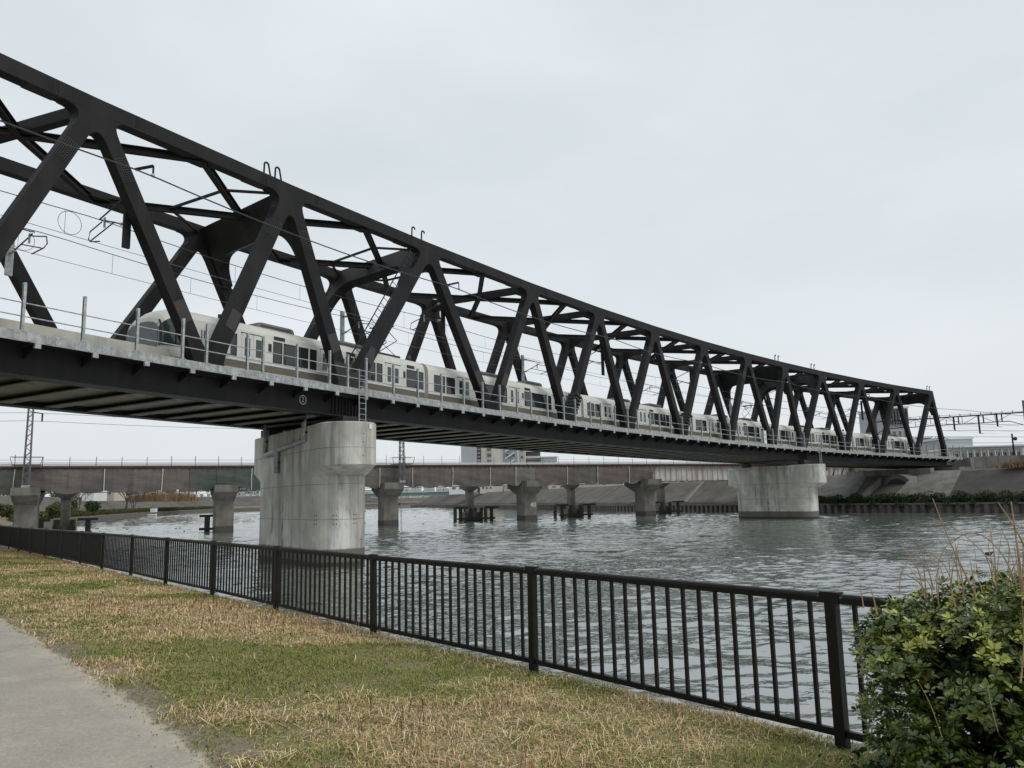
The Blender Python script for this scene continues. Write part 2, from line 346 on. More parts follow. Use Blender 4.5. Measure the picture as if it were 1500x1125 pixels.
FB = 1.42     # lawn level at the railing
# near lawn, in front of the old bridge; river face drops to the water
lawn_line = resample(NEAR_LINE[:5], 1.5)
strip_terrain('lawn_ground', lawn_line, [(-.2, -.6), (-.19, FB-.1), (-.04, FB-.02), (.25, FB-.01), (.6, FB+.02), (1.5, FB+.08), (2.6, FB+.13), (4, FB+.17), (6, FB+.2), (9, FB+.22), (14, FB+.25), (22, FB+.4), (30, 5.5), (36, 6.2), (400, 6.2)], 'soil')
strip_terrain('left_bank', resample(NEAR_LINE[4:], 20), [(-.4, -.6), (-.4, 1.1), (1.5, 1.4), (9, 1.9), (18, 2.2)], 'bank_grass', 1)
strip_terrain('left_levee', resample(NEAR_LINE[4:], 20), [(17.9, 2.1), (18.0, 2.2), (34, 7.6), (42, 8.0), (200, 11), (900, 12)], 'revet', 1)
strip_terrain('left_quay', resample(NEAR_LINE[4:], 20), [(-.46, -.6), (-.46, 1.2), (.3, 1.24), (.32, 1.0)], 'sheet_pile', 1)
strip_terrain('far_bank', resample(FAR_LINE, 6), [(.6, -.6), (.6, 1.12), (3.0, 1.25), (3.1, 1.55), (12, 5.6), (15, 5.75), (40, 5.8), (900, 5.9)], 'revet', -1)

# ================================================================== TRUSS BRIDGE
CX, CY, RB, TH0 = 238.9225, -121.1995, 295.875, math.radians(148.5367)
def zs(s): return 9.448-.01244*s
def E(s, off, z=0.):
    a = TH0-s/RB; return Vector((CX+(RB+off)*math.cos(a), CY+(RB+off)*math.sin(a), zs(s)+z))
def tang(s): a = TH0-s/RB; return Vector((math.sin(a), -math.cos(a), 0))
def nrm(s): a = TH0-s/RB; return Vector((math.cos(a), math.sin(a), 0))
ON, OFAR = .9, 9.7
BN = [-29.5, -19.7, -9.9, .68, 9.47, 22.87, 32.42, 41.75, 51.49, 61.37, 71.15, 78.82, 90.36, 100.51, 110.93, 120.47]
TN = [-24.6, -14.8, -5.0, 5.24, 16.39, 27.97, 37.55, 47.11, 56.78, 66.45, 75.56, 85.22, 96.24, 106.53, 117.45]
BF = [-30.5, -20.5, -11.3, 0, 11.7, 21.7, 31.1, 40.6, 50.1, 59.6, 69.3, 80.6, 90.4, 100.2, 110.9, 121.6]
TF = [-26, -16.3, -6.3, 6.36, 17.23, 26.44, 36.01, 45.46, 54.97, 64.34, 75.2, 86.0, 95.4, 105.5, 118.4]
PORTAL = {3, 4, 10, 11, 14}
HT, DC, TW, HW, ZB = 10.25, .64, .56, .32, -.35
S0, S1 = -31.0, 124.6
bridge = thing('truss_bridge', 'long dark charcoal steel truss railway bridge curving across the river', 'bridge', tuple(E(9.47, 5.3, -10)))
def bez(a, c, b_, n=7): return [a*(1-i/n)**2+c*(2*i/n*(1-i/n))+b_*(i/n)**2 for i in range(n+1)]
def plate(poly, org, u, n, th, name, mat='steel'):
    """polygon in (u, z), extruded th along n, centred"""
    lo = [org+u*p.x+Vector((0, 0, p.y))-n*th/2 for p in poly]; hi = [q+n*th for q in lo]
    return MB().hexa(lo, hi).obj(name, mat, bridge)
def isect(p, d, q, e):
    k = d.x*e.y-d.y*e.x; tt = ((q.x-p.x)*e.y-(q.y-p.y)*e.x)/k; return p+d*tt
V2 = lambda a, b_: Vector((a, b_))
def build_truss(bs, ts, off, near):
    sgn = 1 if near else -1
    top = [E(s, off, HT) for s in ts]; bot = [E(s, off, ZB) for s in bs]
    nT = len(ts)
    for i in range(nT-1):
        a, c = top[i]-Vector((0, 0, DC/2)), top[i+1]-Vector((0, 0, DC/2))
        if i == nT-2: c = c+(c-a).normalized()*.3
        MB().beam(a, c, TW, DC).obj('top_chord', 'steel', bridge)
    for i in range(nT):
        u = tang(ts[i]); n = nrm(ts[i])
        L = V2((bot[i]-top[i]).dot(u), bot[i].z-top[i].z); Rr = V2((bot[i+1]-top[i]).dot(u), bot[i+1].z-top[i].z)
        c0 = V2(0, -DC/2)
        hw = HW*(1.12 if i in PORTAL else 1)
        for tgt, bp in ((L, bot[i]), (Rr, bot[i+1])):
            MB().beam(top[i]-Vector((0, 0, DC/2)), bp, TW-.01, 2*hw, side=n).obj('diagonal', 'steel', bridge)
        dl, dr = (L-c0).normalized(), (Rr-c0).normalized()
        pl, pr = V2(dl.y, -dl.x), V2(-dr.y, dr.x)          # outward sides (left of left leg, right of right leg)
        if pl.x > 0: pl = -pl
        if pr.x < 0: pr = -pr
        cb = V2(0, -DC); hx = V2(1, 0)
        KL = isect(c0+pl*hw, dl, cb, hx); KR = isect(c0+pr*hw, dr, cb, hx); A = isect(c0-pl*hw, dl, c0-pr*hw, dr)
        f = .85
        poly = [V2(KL.x-f, -.02), V2(KL.x-f, -DC+.002)]+bez(KL-hx*f, KL, KL+dl*f)
        a1, a2 = A+dl*.95, A+dr*.95
        poly += [KL+dl*(f+.75), a1+dl*.02]+bez(a1, A, a2)+[a2+dr*.02, KR+dr*(f+.75)]
        if i == nT-1: poly += [KR+dr*.0, V2(.34, -.02)]
        else: poly += bez(KR+dr*f, KR, KR+hx*f)+[V2(KR.x+f, -.02)]
        plate(poly, top[i], u, n, TW+.012, 'gusset_plate')
        if near and i <= 9:        # bolted splices: plates with rows of bolt heads
            dens = i <= 5
            def splice(c2, d2, ln_, wd, nb, mw):
                pn = V2(-d2.y, d2.x); pol = [c2-d2*ln_/2-pn*wd/2, c2+d2*ln_/2-pn*wd/2, c2+d2*ln_/2+pn*wd/2, c2-d2*ln_/2+pn*wd/2]
                o = plate(pol, top[i], u, n, TW+.04, 'splice_plate', 'steel_plate')
                if dens:
                    mb = MB()
                    for ia in range(nb):
                        for ib in range(mw):
                            q = c2+d2*ln_*((ia+.5)/nb-.5)*.94+pn*wd*((ib+.5)/mw-.5)*.9
                            ctr = top[i]+u*q.x+Vector((0, 0, q.y))-n*(TW/2+.035)
                            r_ = .022
                            mb.hexa([ctr+u*r_*math.cos(PI/3*k)+Vector((0, 0, r_*math.sin(PI/3*k))) for k in range(6)], [ctr+n*.02+u*r_*math.cos(PI/3*k)+Vector((0, 0, r_*math.sin(PI/3*k))) for k in range(6)])
                    mb.obj('bolt_rows', 'bolt', bridge, kind='stuff')
            if i > 0:
                splice(V2(KL.x-f-.75, -DC/2), (V2((top[i-1]-top[i]).dot(u), top[i-1].z-top[i].z)).normalized(), 1.15, DC-.05, 12, 6)
            splice(V2(KR.x+f+.75, -DC/2), (V2((top[i+1]-top[i]).dot(u), top[i+1].z-top[i].z)).normalized(), 1.15, DC-.05, 12, 6)
            splice(c0+dl*2.6, dl, 1.0, 2*hw-.06, 10, 6); splice(c0+dr*2.6, dr, 1.0, 2*hw-.06, 10, 6)
    for j, s in enumerate(bs):
        if j == 0: continue
        u = tang(s); n = nrm(s); c0 = V2(0, 0)
        legs = []
        if j-1 < nT: legs.append((j-1, -1))
        if j < nT: legs.append((j, 1))
        big = j in (4, 11)
        hw = HW*(1.12 if big else 1)
        if len(legs) == 2:
            Lq = V2((top[j-1]-bot[j]).dot(u), top[j-1].z-DC/2-bot[j].z); Rq = V2((top[j]-bot[j]).dot(u), top[j].z-DC/2-bot[j].z)
            dl, dr = Lq.normalized(), Rq.normalized()
            pl, pr = V2(dl.y, -dl.x), V2(-dr.y, dr.x)
            if pl.x > 0: pl = -pl
            if pr.x < 0: pr = -pr
            A = isect(c0-pl*hw, dl, c0-pr*hw, dr)
            fl = .12
            poly = [V2(-.95, -.1), c0+pl*(hw+fl)+dl*.9, c0+pl*hw+dl*2.1, A+dl*1.05]+bez(A+dl*.8, A, A+dr*.8)+[A+dr*1.05, c0+pr*hw+dr*2.1, c0+pr*(hw+fl)+dr*.9, V2(.95, -.1)]
            plate(poly, bot[j], u, n, TW+.012, 'gusset_plate', 'steel_brown' if big else 'steel')
        else:
            plate([V2(-.9, -.1), V2(-.55, .9), V2(.1, .9), V2(.45, -.1)], bot[j], u, n, TW+.012, 'gusset_plate')
        if near and j in (3, 4, 5):
            for dd in (dl, dr):
                pn = V2(-dd.y, dd.x); c2 = dd*3.0
                plate([c2-dd*.5-pn*(hw-.04), c2+dd*.5-pn*(hw-.04), c2+dd*.5+pn*(hw-.04), c2-dd*.5+pn*(hw-.04)], bot[j], u, n, TW+.04, 'splice_plate', 'steel_brown')
        if near and j in (6, 8):   # dark louvre slats
            pn = V2(-dr.y, dr.x)
            for k in range(4):
                c2 = dr*(1.9+.32*k)
                plate([c2-dr*.08-pn*(hw+.12), c2+dr*.08-pn*(hw+.12), c2+dr*.08+pn*(hw+.02), c2-dr*.08+pn*(hw+.02)], bot[j], u, n, TW+.3, 'louvre_slat', 'black')
    # bottom girder, panel by panel
    for a, c in zip(bs[:-1], bs[1:]):
        MB().beam(E(a, off+.3*sgn, -.86), E(c, off+.3*sgn, -.86), TW-.06, 1.14).obj('bottom_girder', 'steel', bridge)
        MB().beam(E(a, off+.3*sgn, -1.455), E(c, off+.3*sgn, -1.455), TW+.2, .045).obj('girder_flange', 'steel_plate', bridge)
    return top, bot
topN, botN = build_truss(BN, TN, ON, True)
topF, botF = build_truss(BF, TF, OFAR, False)
# cross struts, portals and diamond bracing in the top plane
mids = []
for i in range(len(TN)):
    a, c = topN[i]-Vector((0, 0, .36)), topF[i]-Vector((0, 0, .36)); d = (c-a).normalized(); al_ = Vector((-d.y, d.x, 0)).normalized()
    L = (c-a).length; mids.append((a+c)/2)
    if i in PORTAL:
        jb = {3: 4, 4: 4, 10: 11, 11: 11, 14: 15}[i]
        wn = (botN[jb]-topN[i]).normalized(); wf = (botF[jb]-topF[i]).normalized(); wd_ = ((wn+wf)/2).normalized(); nn_ = d.cross(wd_).normalized()
        dp, hn = (1.9 if i in (3, 10) else 1.55), 3.7
        pol = [V2(.1, .0), V2(.1, hn), V2(.5, hn)]+bez(V2(.55, hn-.1), V2(.75, dp), V2(2.4, dp), 9)+bez(V2(L-2.4, dp), V2(L-.75, dp), V2(L-.55, hn-.1), 9)+[V2(L-.5, hn), V2(L-.1, hn), V2(L-.1, 0)]
        org = topN[i]-Vector((0, 0, .12))
        def onp(p): ww = wn*(1-p.x/L)+wf*(p.x/L); return org+(topF[i]-topN[i])*(p.x/L)+ww*p.y
        lo = [onp(p)-nn_*.3 for p in pol]; MB().hexa(lo, [q+nn_*.6 for q in lo]).obj('portal_frame', 'steel', bridge)
    else:
        mb = MB().beam(a, c, .42, .5)
        for q, sg in ((a, 1), (c, -1)):   # haunches
            lo = [q+d*sg*p.x+Vector((0, 0, p.y))-al_*.2 for p in (V2(.2, -.2), V2(1.3, -.25), V2(.2, -.75))]
            mb.hexa(lo, [z+al_*.4 for z in lo])
        mb.obj('cross_strut', 'steel', bridge)
for i in range(len(TN)-1):
    nm = (topN[i]+topN[i+1])/2-Vector((0, 0, .4)); fm = (topF[i]+topF[i+1])/2-Vector((0, 0, .4))
    for M_ in (mids[i], mids[i+1]):
        for q in (nm, fm):
            p0 = M_-Vector((0, 0, .02)); mb = MB().beam(p0, q, .3, .04)
            mb.beam(p0-Vector((0, 0, .15)), q-Vector((0, 0, .15)), .05, .3).beam(p0-Vector((0, 0, .3)), q-Vector((0, 0, .3)), .3, .04)
            mb.obj('lateral_brace', 'steel', bridge)
    for q, nn_ in ((nm, 1), (fm, 1)):
        tv = (topN[i+1]-topN[i]).normalized(); sd_ = (mids[i]-q); sd_ = (sd_-tv*sd_.dot(tv)).normalized()
        lo = [q+tv*x_+sd_*y_-Vector((0, 0, .2)) for x_, y_ in ((-1.0, 0), (1.0, 0), (.45, .75), (-.45, .75))]
        MB().hexa(lo, [z+Vector((0, 0, .05)) for z in lo]).obj('brace_plate', 'steel', bridge)
    for j, nd in ((i, 0), (i+1, 1)):
        if j in PORTAL:   # thin secondary bracing beside a portal
            a1 = (nm+mids[j])/2; a2 = (fm+mids[j])/2; dz = Vector((0, 0, .12))
            for p0, p1 in ((topN[j]-Vector((0, 0, .45)), a1-dz), (a1-dz, a2-dz), (a2-dz, topF[j]-Vector((0, 0, .45)))):
                MB().beam(p0, p1, .12, .12).obj('secondary_brace', 'steel', bridge)
# deck: floor beams, slabs between them, tracks
fbs = list(np.arange(S0+.6, S1, 2.05))
for k, s in enumerate(fbs):
    a, c = E(s, ON+.25, 0), E(s, OFAR-.25, 0); tn = tang(s)
    q = lambda o, z: E(s, o, z)
    mb = MB().beam(q(ON+.56, -1.4), q(OFAR-.56, -1.4), .62, .05); fbo = mb.obj('floor_beam', 'flange', bridge)
    MB().beam(q(ON+.56, -1.28), q(OFAR-.56, -1.28), .05, .18).obj('beam_web', 'steel', fbo)
    for oo in (2.6, 7.6):
        c0 = q(oo, -1.43); n_ = nrm(s)
        MB().hexa([c0+tn*.13*math.cos(2*PI*j/12)+n_*.2*math.sin(2*PI*j/12) for j in range(12)], [c0+Vector((0, 0, .01))+tn*.13*math.cos(2*PI*j/12)+n_*.2*math.sin(2*PI*j/12) for j in range(12)]).obj('beam_hole', 'black', fbo)
    if k < len(fbs)-1:
        s2 = fbs[k+1]-.012; s1 = s+.012
        lo = [E(s1, ON+.56, -1.19), E(s1, OFAR-.56, -1.19), E(s2, OFAR-.56, -1.19), E(s2, ON+.56, -1.19)]
        MB().hexa(lo, [p+Vector((0, 0, .13)) for p in lo]).obj('deck_slab', 'slab', bridge)
def sweep(name, off, z, wd, ht, mat, a=S0, b_=S1, n=70, parent=None):
    mb = MB(); rg = []
    for i in range(n+1):
        s = a+(b_-a)*i/n; rg.append([E(s, off-wd/2, z-ht/2), E(s, off+wd/2, z-ht/2), E(s, off+wd/2, z+ht/2), E(s, off-wd/2, z+ht/2)])
    vs_ = [p for r in rg for p in r]; fs_ = [(i*4+k, i*4+(k+1) % 4, i*4+4+(k+1) % 4, i*4+4+k) for i in range(n) for k in range(4)]+[(3, 2, 1, 0), (n*4, n*4+1, n*4+2, n*4+3)]
    mb.add(vs_, fs_); return mb.obj(name, mat, parent or bridge)
for oc in (3.45, 7.15):
    for d in (-.56, .56): sweep('track_rail', oc+d, -.72, .07, .14, 'rail_steel')
sweep('track_parapet', 1.55, -.08, .14, .9, 'parapet', -.65); sweep('track_parapet', 9.15, .09, .14, .8, 'parapet')
sweep('track_parapet', 1.58, .17, .16, 1.02, 'parapet', S0, -.7, 20); sweep('walkway_floor', .46, -.3, .86, .05, 'steel_plate'); sweep('walkway_floor', 10.27, -.08, .56, .05, 'slab')
# fascia strips: pieces with joint plates and bolts
js = list(np.arange(S0, S1+.01, 2.15))
for k in range(len(js)-1):
    for o_, near in ((0, 1), (10.6, 0)):
        a, c = E(js[k]+.01, o_, -.185), E(js[k+1]-.01, o_, -.185)
        f_ = MB().beam(a, c, .05, .36).obj('fascia_strip', 'galv_strip', bridge)
        if near:
            for ds, wd in ((.0, .26), (.62, .2), (1.0, .2), (-.45, .2)):
                s = js[k]+ds; n_ = nrm(s); tn = tang(s); c0 = E(s, -.03, -.17)
                mb = MB().beam(c0-tn*wd/2, c0+tn*wd/2, .012, .31)
                if js[k] < 40:
                    for bx in (-.36, .36):
                        for bz in (-.1, .1):
                            q = c0+tn*wd*bx+Vector((0, 0, bz))-n_*.006; mb.beam(q, q-n_*.015, .03, .03)
                mb.obj('joint_plate', 'galv', f_)
            s = js[k]+.3; n_ = nrm(s)
            pol = [E(s, .06, -.37), E(s, .93, -.42), E(s, .93, -.85), E(s, .8, -.8), E(s, .08, -.5)]; tn = tang(s)
            MB().hexa([p-tn*.02 for p in pol], [p+tn*.02 for p in pol]).obj('walkway_bracket', 'steel', bridge)
            MB().beam(E(s, .02, -.44)-tn*.11, E(s, .02, -.44)+tn*.11, .1, .2).obj('bracket_tip', 'galv', bridge)
# railing posts and rails
PS = [-20.2, -18.1, -16, -13.9, -11.8, -9.7, -7.6, -5.4, -3.2, -1.1, .1, 2.3, 3.2, 5.3, 7.5, 8.8, 10.2, 12.4, 14.5, 16.7, 18.9, 20.9, 22.8, 24.8, 26.5, 28.6, 30.8, 32.4, 34.6, 36.2, 38.4, 40.5, 42.1, 44.3, 46, 48.1, 50.3, 51.9, 54.1, 55.8, 58, 60.1, 61.9, 64, 65.7, 67.7, 70, 71.8, 73.9, 75.6, 77.8, 79.6, 82.3, 84.5, 86.6, 88.7, 90.8, 92, 94.2, 96.2, 98.4, 100.6, 102.6, 104.8, 106.6, 108.8, 110.9, 112.9, 115.1, 116.8, 119.1, 121.2, 123.2, 124.4]
for k, s in enumerate(PS):
    tn, n_ = tang(s), nrm(s); b0, b1 = E(s, .06, -.3), E(s, .06, 1.78)
    mb = MB().beam(b0, b1, .012, .1, side=tn, up=tn)
    for sg in (-1, 1): mb.beam(b0+n_*.05*sg, b1+n_*.05*sg, .1, .014, side=tn, up=tn)
    mb.beam(E(s, .06, -.0)-tn*.12, E(s, .06, 0)+tn*.12, .2, .03)
    mb.obj('railing_post', 'galv', bridge)
    if k < len(PS)-1:
        for z in (.55, 1.04): MB().tube([E(s, .06, z), E(PS[k+1], .06, z)], .024, 6).obj('railing_pipe', 'galv', bridge)
    if k % 2 == 0:
        b0, b1 = E(s, 10.54, -.3), E(s, 10.54, 1.78)
        MB().beam(b0, b1, .1, .1, side=tn, up=tn).obj('railing_post', 'galv', bridge)
# hand hoops on the top chord, ladder on the diagonal, cabinet, disc mark
for s in (3.7, 4.4, 15.0, 15.9, 73.6, 74.4, 82.9, 83.7, 116.6, 117.4):
    p = E(s, ON, HT); tn = tang(s)
    pts = [p-tn*.02, p+Vector((0, 0, .55))]+[p+tn*(.14-.14*math.cos(a))+Vector((0, 0, .6+.16*math.sin(a))) for a in np.linspace(.2, PI*.95, 7)]
    if s < 5: pts += [p+tn*.42+Vector((0, 0, 0))]
    MB().tube(pts, .05, 6).obj('hand_hoop', 'steel', bridge)
def ladder(p, q, side, wd, pitch_, r, mat, name, nmat=None):
    p, q, side = Vector(p), Vector(q), Vector(side).normalized(); mb = MB()
    for sg in (-1, 1): mb.beam(p+side*wd/2*sg, q+side*wd/2*sg, .05, .05)
    L = (q-p).length; k = .3
    while k < L-.2: c = p+(q-p)*(k/L); mb.tube([c-side*wd/2, c+side*wd/2], r, 5); k += pitch_
    return mb.obj(name, mat, bridge)
nL = nrm(12); tL = tang(12)
ladder(E(9.2, .42, 1.2), E(14.55, .42, 9.2), Vector((tL.x, tL.y, -.55)), .42, .45, .02, 'steel', 'chord_ladder')
ladder(E(83.6-4.2, .48, 1.2), E(84.2, .48, 9.2), Vector((tang(80).x, tang(80).y, -.55)), .42, .45, .02, 'steel', 'chord_ladder')
ladder(E(9.75, -.12, -2.0), E(9.75, -.12, 1.05), tang(9.5), .5, .3, .016, 'galv', 'pier_ladder')
ladder(E(81.4, -.12, -2.0), E(81.4, -.12, 1.05), tang(81), .5, .3, .016, 'galv', 'pier_ladder')
c0 = E(68.2, .3, 0)
cab = MB(); tn = tang(68.2); cab.beam(c0+Vector((0, 0, .0)), c0+Vector((0, 0, 1.5)), .62, .4, side=tn, up=tn); cab.obj('equipment_cabinet', 'white', bridge)
c0 = E(6.5, ON+.3-TW/2+.01, -.86); tn = tang(6.5); n_ = nrm(6.5)
def disc(c, u, n_, r0_, r1_, k=20):
    mb = MB(); vs_ = []; 
    for j in range(k):
        a = 2*PI*j/k; d = u*math.cos(a)+Vector((0, 0, math.sin(a)))
        vs_ += [c+d*r0_, c+d*r1_]
    mb.add(vs_, [(2*j, 2*j+1, (2*j+3) % (2*k), (2*j+2) % (2*k)) for j in range(k)]); return mb
dk = MB(); dk.hexa([c0+tn*.27*math.cos(2*PI*j/20)+Vector((0, 0, .27*math.sin(2*PI*j/20))) for j in range(20)], [c0+n_*.02+tn*.27*math.cos(2*PI*j/20)+Vector((0, 0, .27*math.sin(2*PI*j/20))) for j in range(20)])
dko = dk.obj('round_sign', 'black', bridge); disc(c0-n_*.014, tn, n_, .2, .245).obj('sign_ring', 'galv', dko)
def text_mesh(txt, size, org, xdir, ydir, mat, name, parent, ext=.004):
    cu = bpy.data.curves.new('lettering', 'FONT'); cu.body = txt; cu.size = size; cu.extrude = ext; cu.align_x = 'CENTER'; cu.align_y = 'CENTER'
    ob = bpy.data.objects.new('lettering', cu); COL.objects.link(ob)
    dg = bpy.context.evaluated_depsgraph_get(); dg.update(); me = bpy.data.meshes.new_from_object(ob.evaluated_get(dg)); bpy.data.objects.remove(ob)
    xd, yd = Vector(xdir).normalized(), Vector(ydir).normalized(); zd = xd.cross(yd)
    off = parent.location if parent.parent is None else parent.parent.location
    me.transform(Matrix.Translation(Vector(org)-Vector(off)) @ Matrix((xd, yd, zd)).transposed().to_4x4()); me.materials.clear(); me.materials.append(MATS[mat])
    o = bpy.data.objects.new(name, me); COL.objects.link(o); o.parent = parent; return o
text_mesh('2', .34, c0-n_*.014, tn, (0, 0, 1), 'galv', 'sign_numeral', dko)

# --- overhead line: brackets on the trusses, messenger, contact and feeder wires
def bracket(s, near, lab):
    base = ON+.4 if near else OFAR-.4; sg = 1 if near else -1; tr = 3.45 if near else 7.15
    t_ = thing('catenary_bracket', lab, 'wire bracket', tuple(E(s, base, 4.6)), 'catenary brackets on the bridge')
    tn = tang(s)
    MB().beam(E(s, base, 4.6), E(s, base, 7.3), .3, .14, side=tn, up=tn).obj('mast_plate', 'steel' if near else 'galv', t_)
    mb = MB().tube([E(s, base+sg*.1, 6.9), E(s, base+sg*.45, 6.85)], .07, 8).tube([E(s, base+sg*.1, 5.7), E(s, base+sg*.45, 5.75)], .07, 8); mb.obj('insulator', 'insul', t_)
    MB().tube([E(s, base+sg*.4, 6.85), E(s, tr-sg*.1, 6.3)], .035, 6).tube([E(s, base+sg*.4, 5.75), E(s, tr-sg*.25, 6.25)], .035, 6).obj('cantilever_arm', 'wire', t_)
    MB().tube([E(s, tr-sg*.3, 6.15), E(s+.1, tr+sg*.75, 5.95), E(s+.1, tr+sg*.85, 5.6), E(s+.1, tr+sg*.6, 5.45), E(s, tr-sg*.2, 5.28)], .03, 6).tube([E(s, base+sg*.9, 5.95), E(s, tr+sg*.55, 5.42)], .03, 6).obj('registration_arm', 'wire', t_)
    MB().tube([E(s, tr-sg*.5, 6.3), E(s, tr-sg*.5, 5.85)], .05, 6).obj('clamp', 'galv', t_)
    if near:
        MB().beam(E(s, ON, 8.0), E(s+.4, .25, 8.15), .1, .1).beam(E(s+.4, .25, 8.15), E(s+.4, .25, 7.75), .06, .06).obj('feeder_arm', 'steel', t_)
        MB().ball(E(s+.4, .25, 7.72), .09).obj('feeder_insulator', 'insul', t_)
order = ['nearest the left edge', 'beside the laddered diagonal', 'above the third visible train car', 'midway along the main span', 'near the far pier', 'by the far end portal']
for k, s in enumerate((-3.1, 18.4, 38.8, 54.8, 74.6, 97)): bracket(s, True, 'catenary bracket with pale insulators on the near truss, '+order[k])
for k, s in enumerate((-3.8, 17.0, 37.8, 57, 77, 97)): bracket(s, False, 'catenary bracket on the far truss, '+order[k])
sup = [-30, -3.1, 18.4, 38.8, 54.8, 74.6, 97, 126]
def wire_obj(name, lab, off, zf, r, mat, a=-30, b_=150, n=150):
    pts = [E(a+(b_-a)*i/n, off, zf(a+(b_-a)*i/n)) for i in range(n+1)]
    return tag(MB().tube(pts, r, 5).obj(name, mat), lab, 'wire')
def sag(s, z, d):
    for a, c in zip(sup[:-1], sup[1:]):
        if a <= s <= c: x = (s-a)/(c-a); return z-4*d*x*(1-x)
    return z
wire_obj('feeder_wire', 'thick black feeder wire strung outside the near truss', .2, lambda s: sag(s, 7.68, .28), .034, 'wire')
for off, lab in ((3.45, 'near'), (7.15, 'far')):
    wire_obj('messenger_wire', f'upper messenger wire above the {lab} track on the truss bridge', off, lambda s: sag(s, 6.35, .25), .02, 'wire')
    cw = thing('contact_wire', f'thin contact wire with droppers above the {lab} track on the truss bridge', 'wire', tuple(E(0, off, 5.25)))
    MB().tube([E(-30+180*i/150, off, 5.25) for i in range(151)], .013, 5).obj('wire_line', 'wire_thin', cw)
    for s in np.arange(-26, 125, 4.3): MB().tube([E(s, off, 5.25), E(s, off, sag(s, 6.35, .25))], .009, 4).obj('dropper', 'wire_thin', cw)
    for s in (-4.3,):
        c0 = E(s, off, 5.78); tn = tang(s)
        MB().tube([c0+tn*.5*math.cos(a)+Vector((0, 0, .5*math.sin(a))) for a in np.linspace(0, 2*PI, 25)], .012, 5).obj('wire_loop', 'wire_thin', cw)

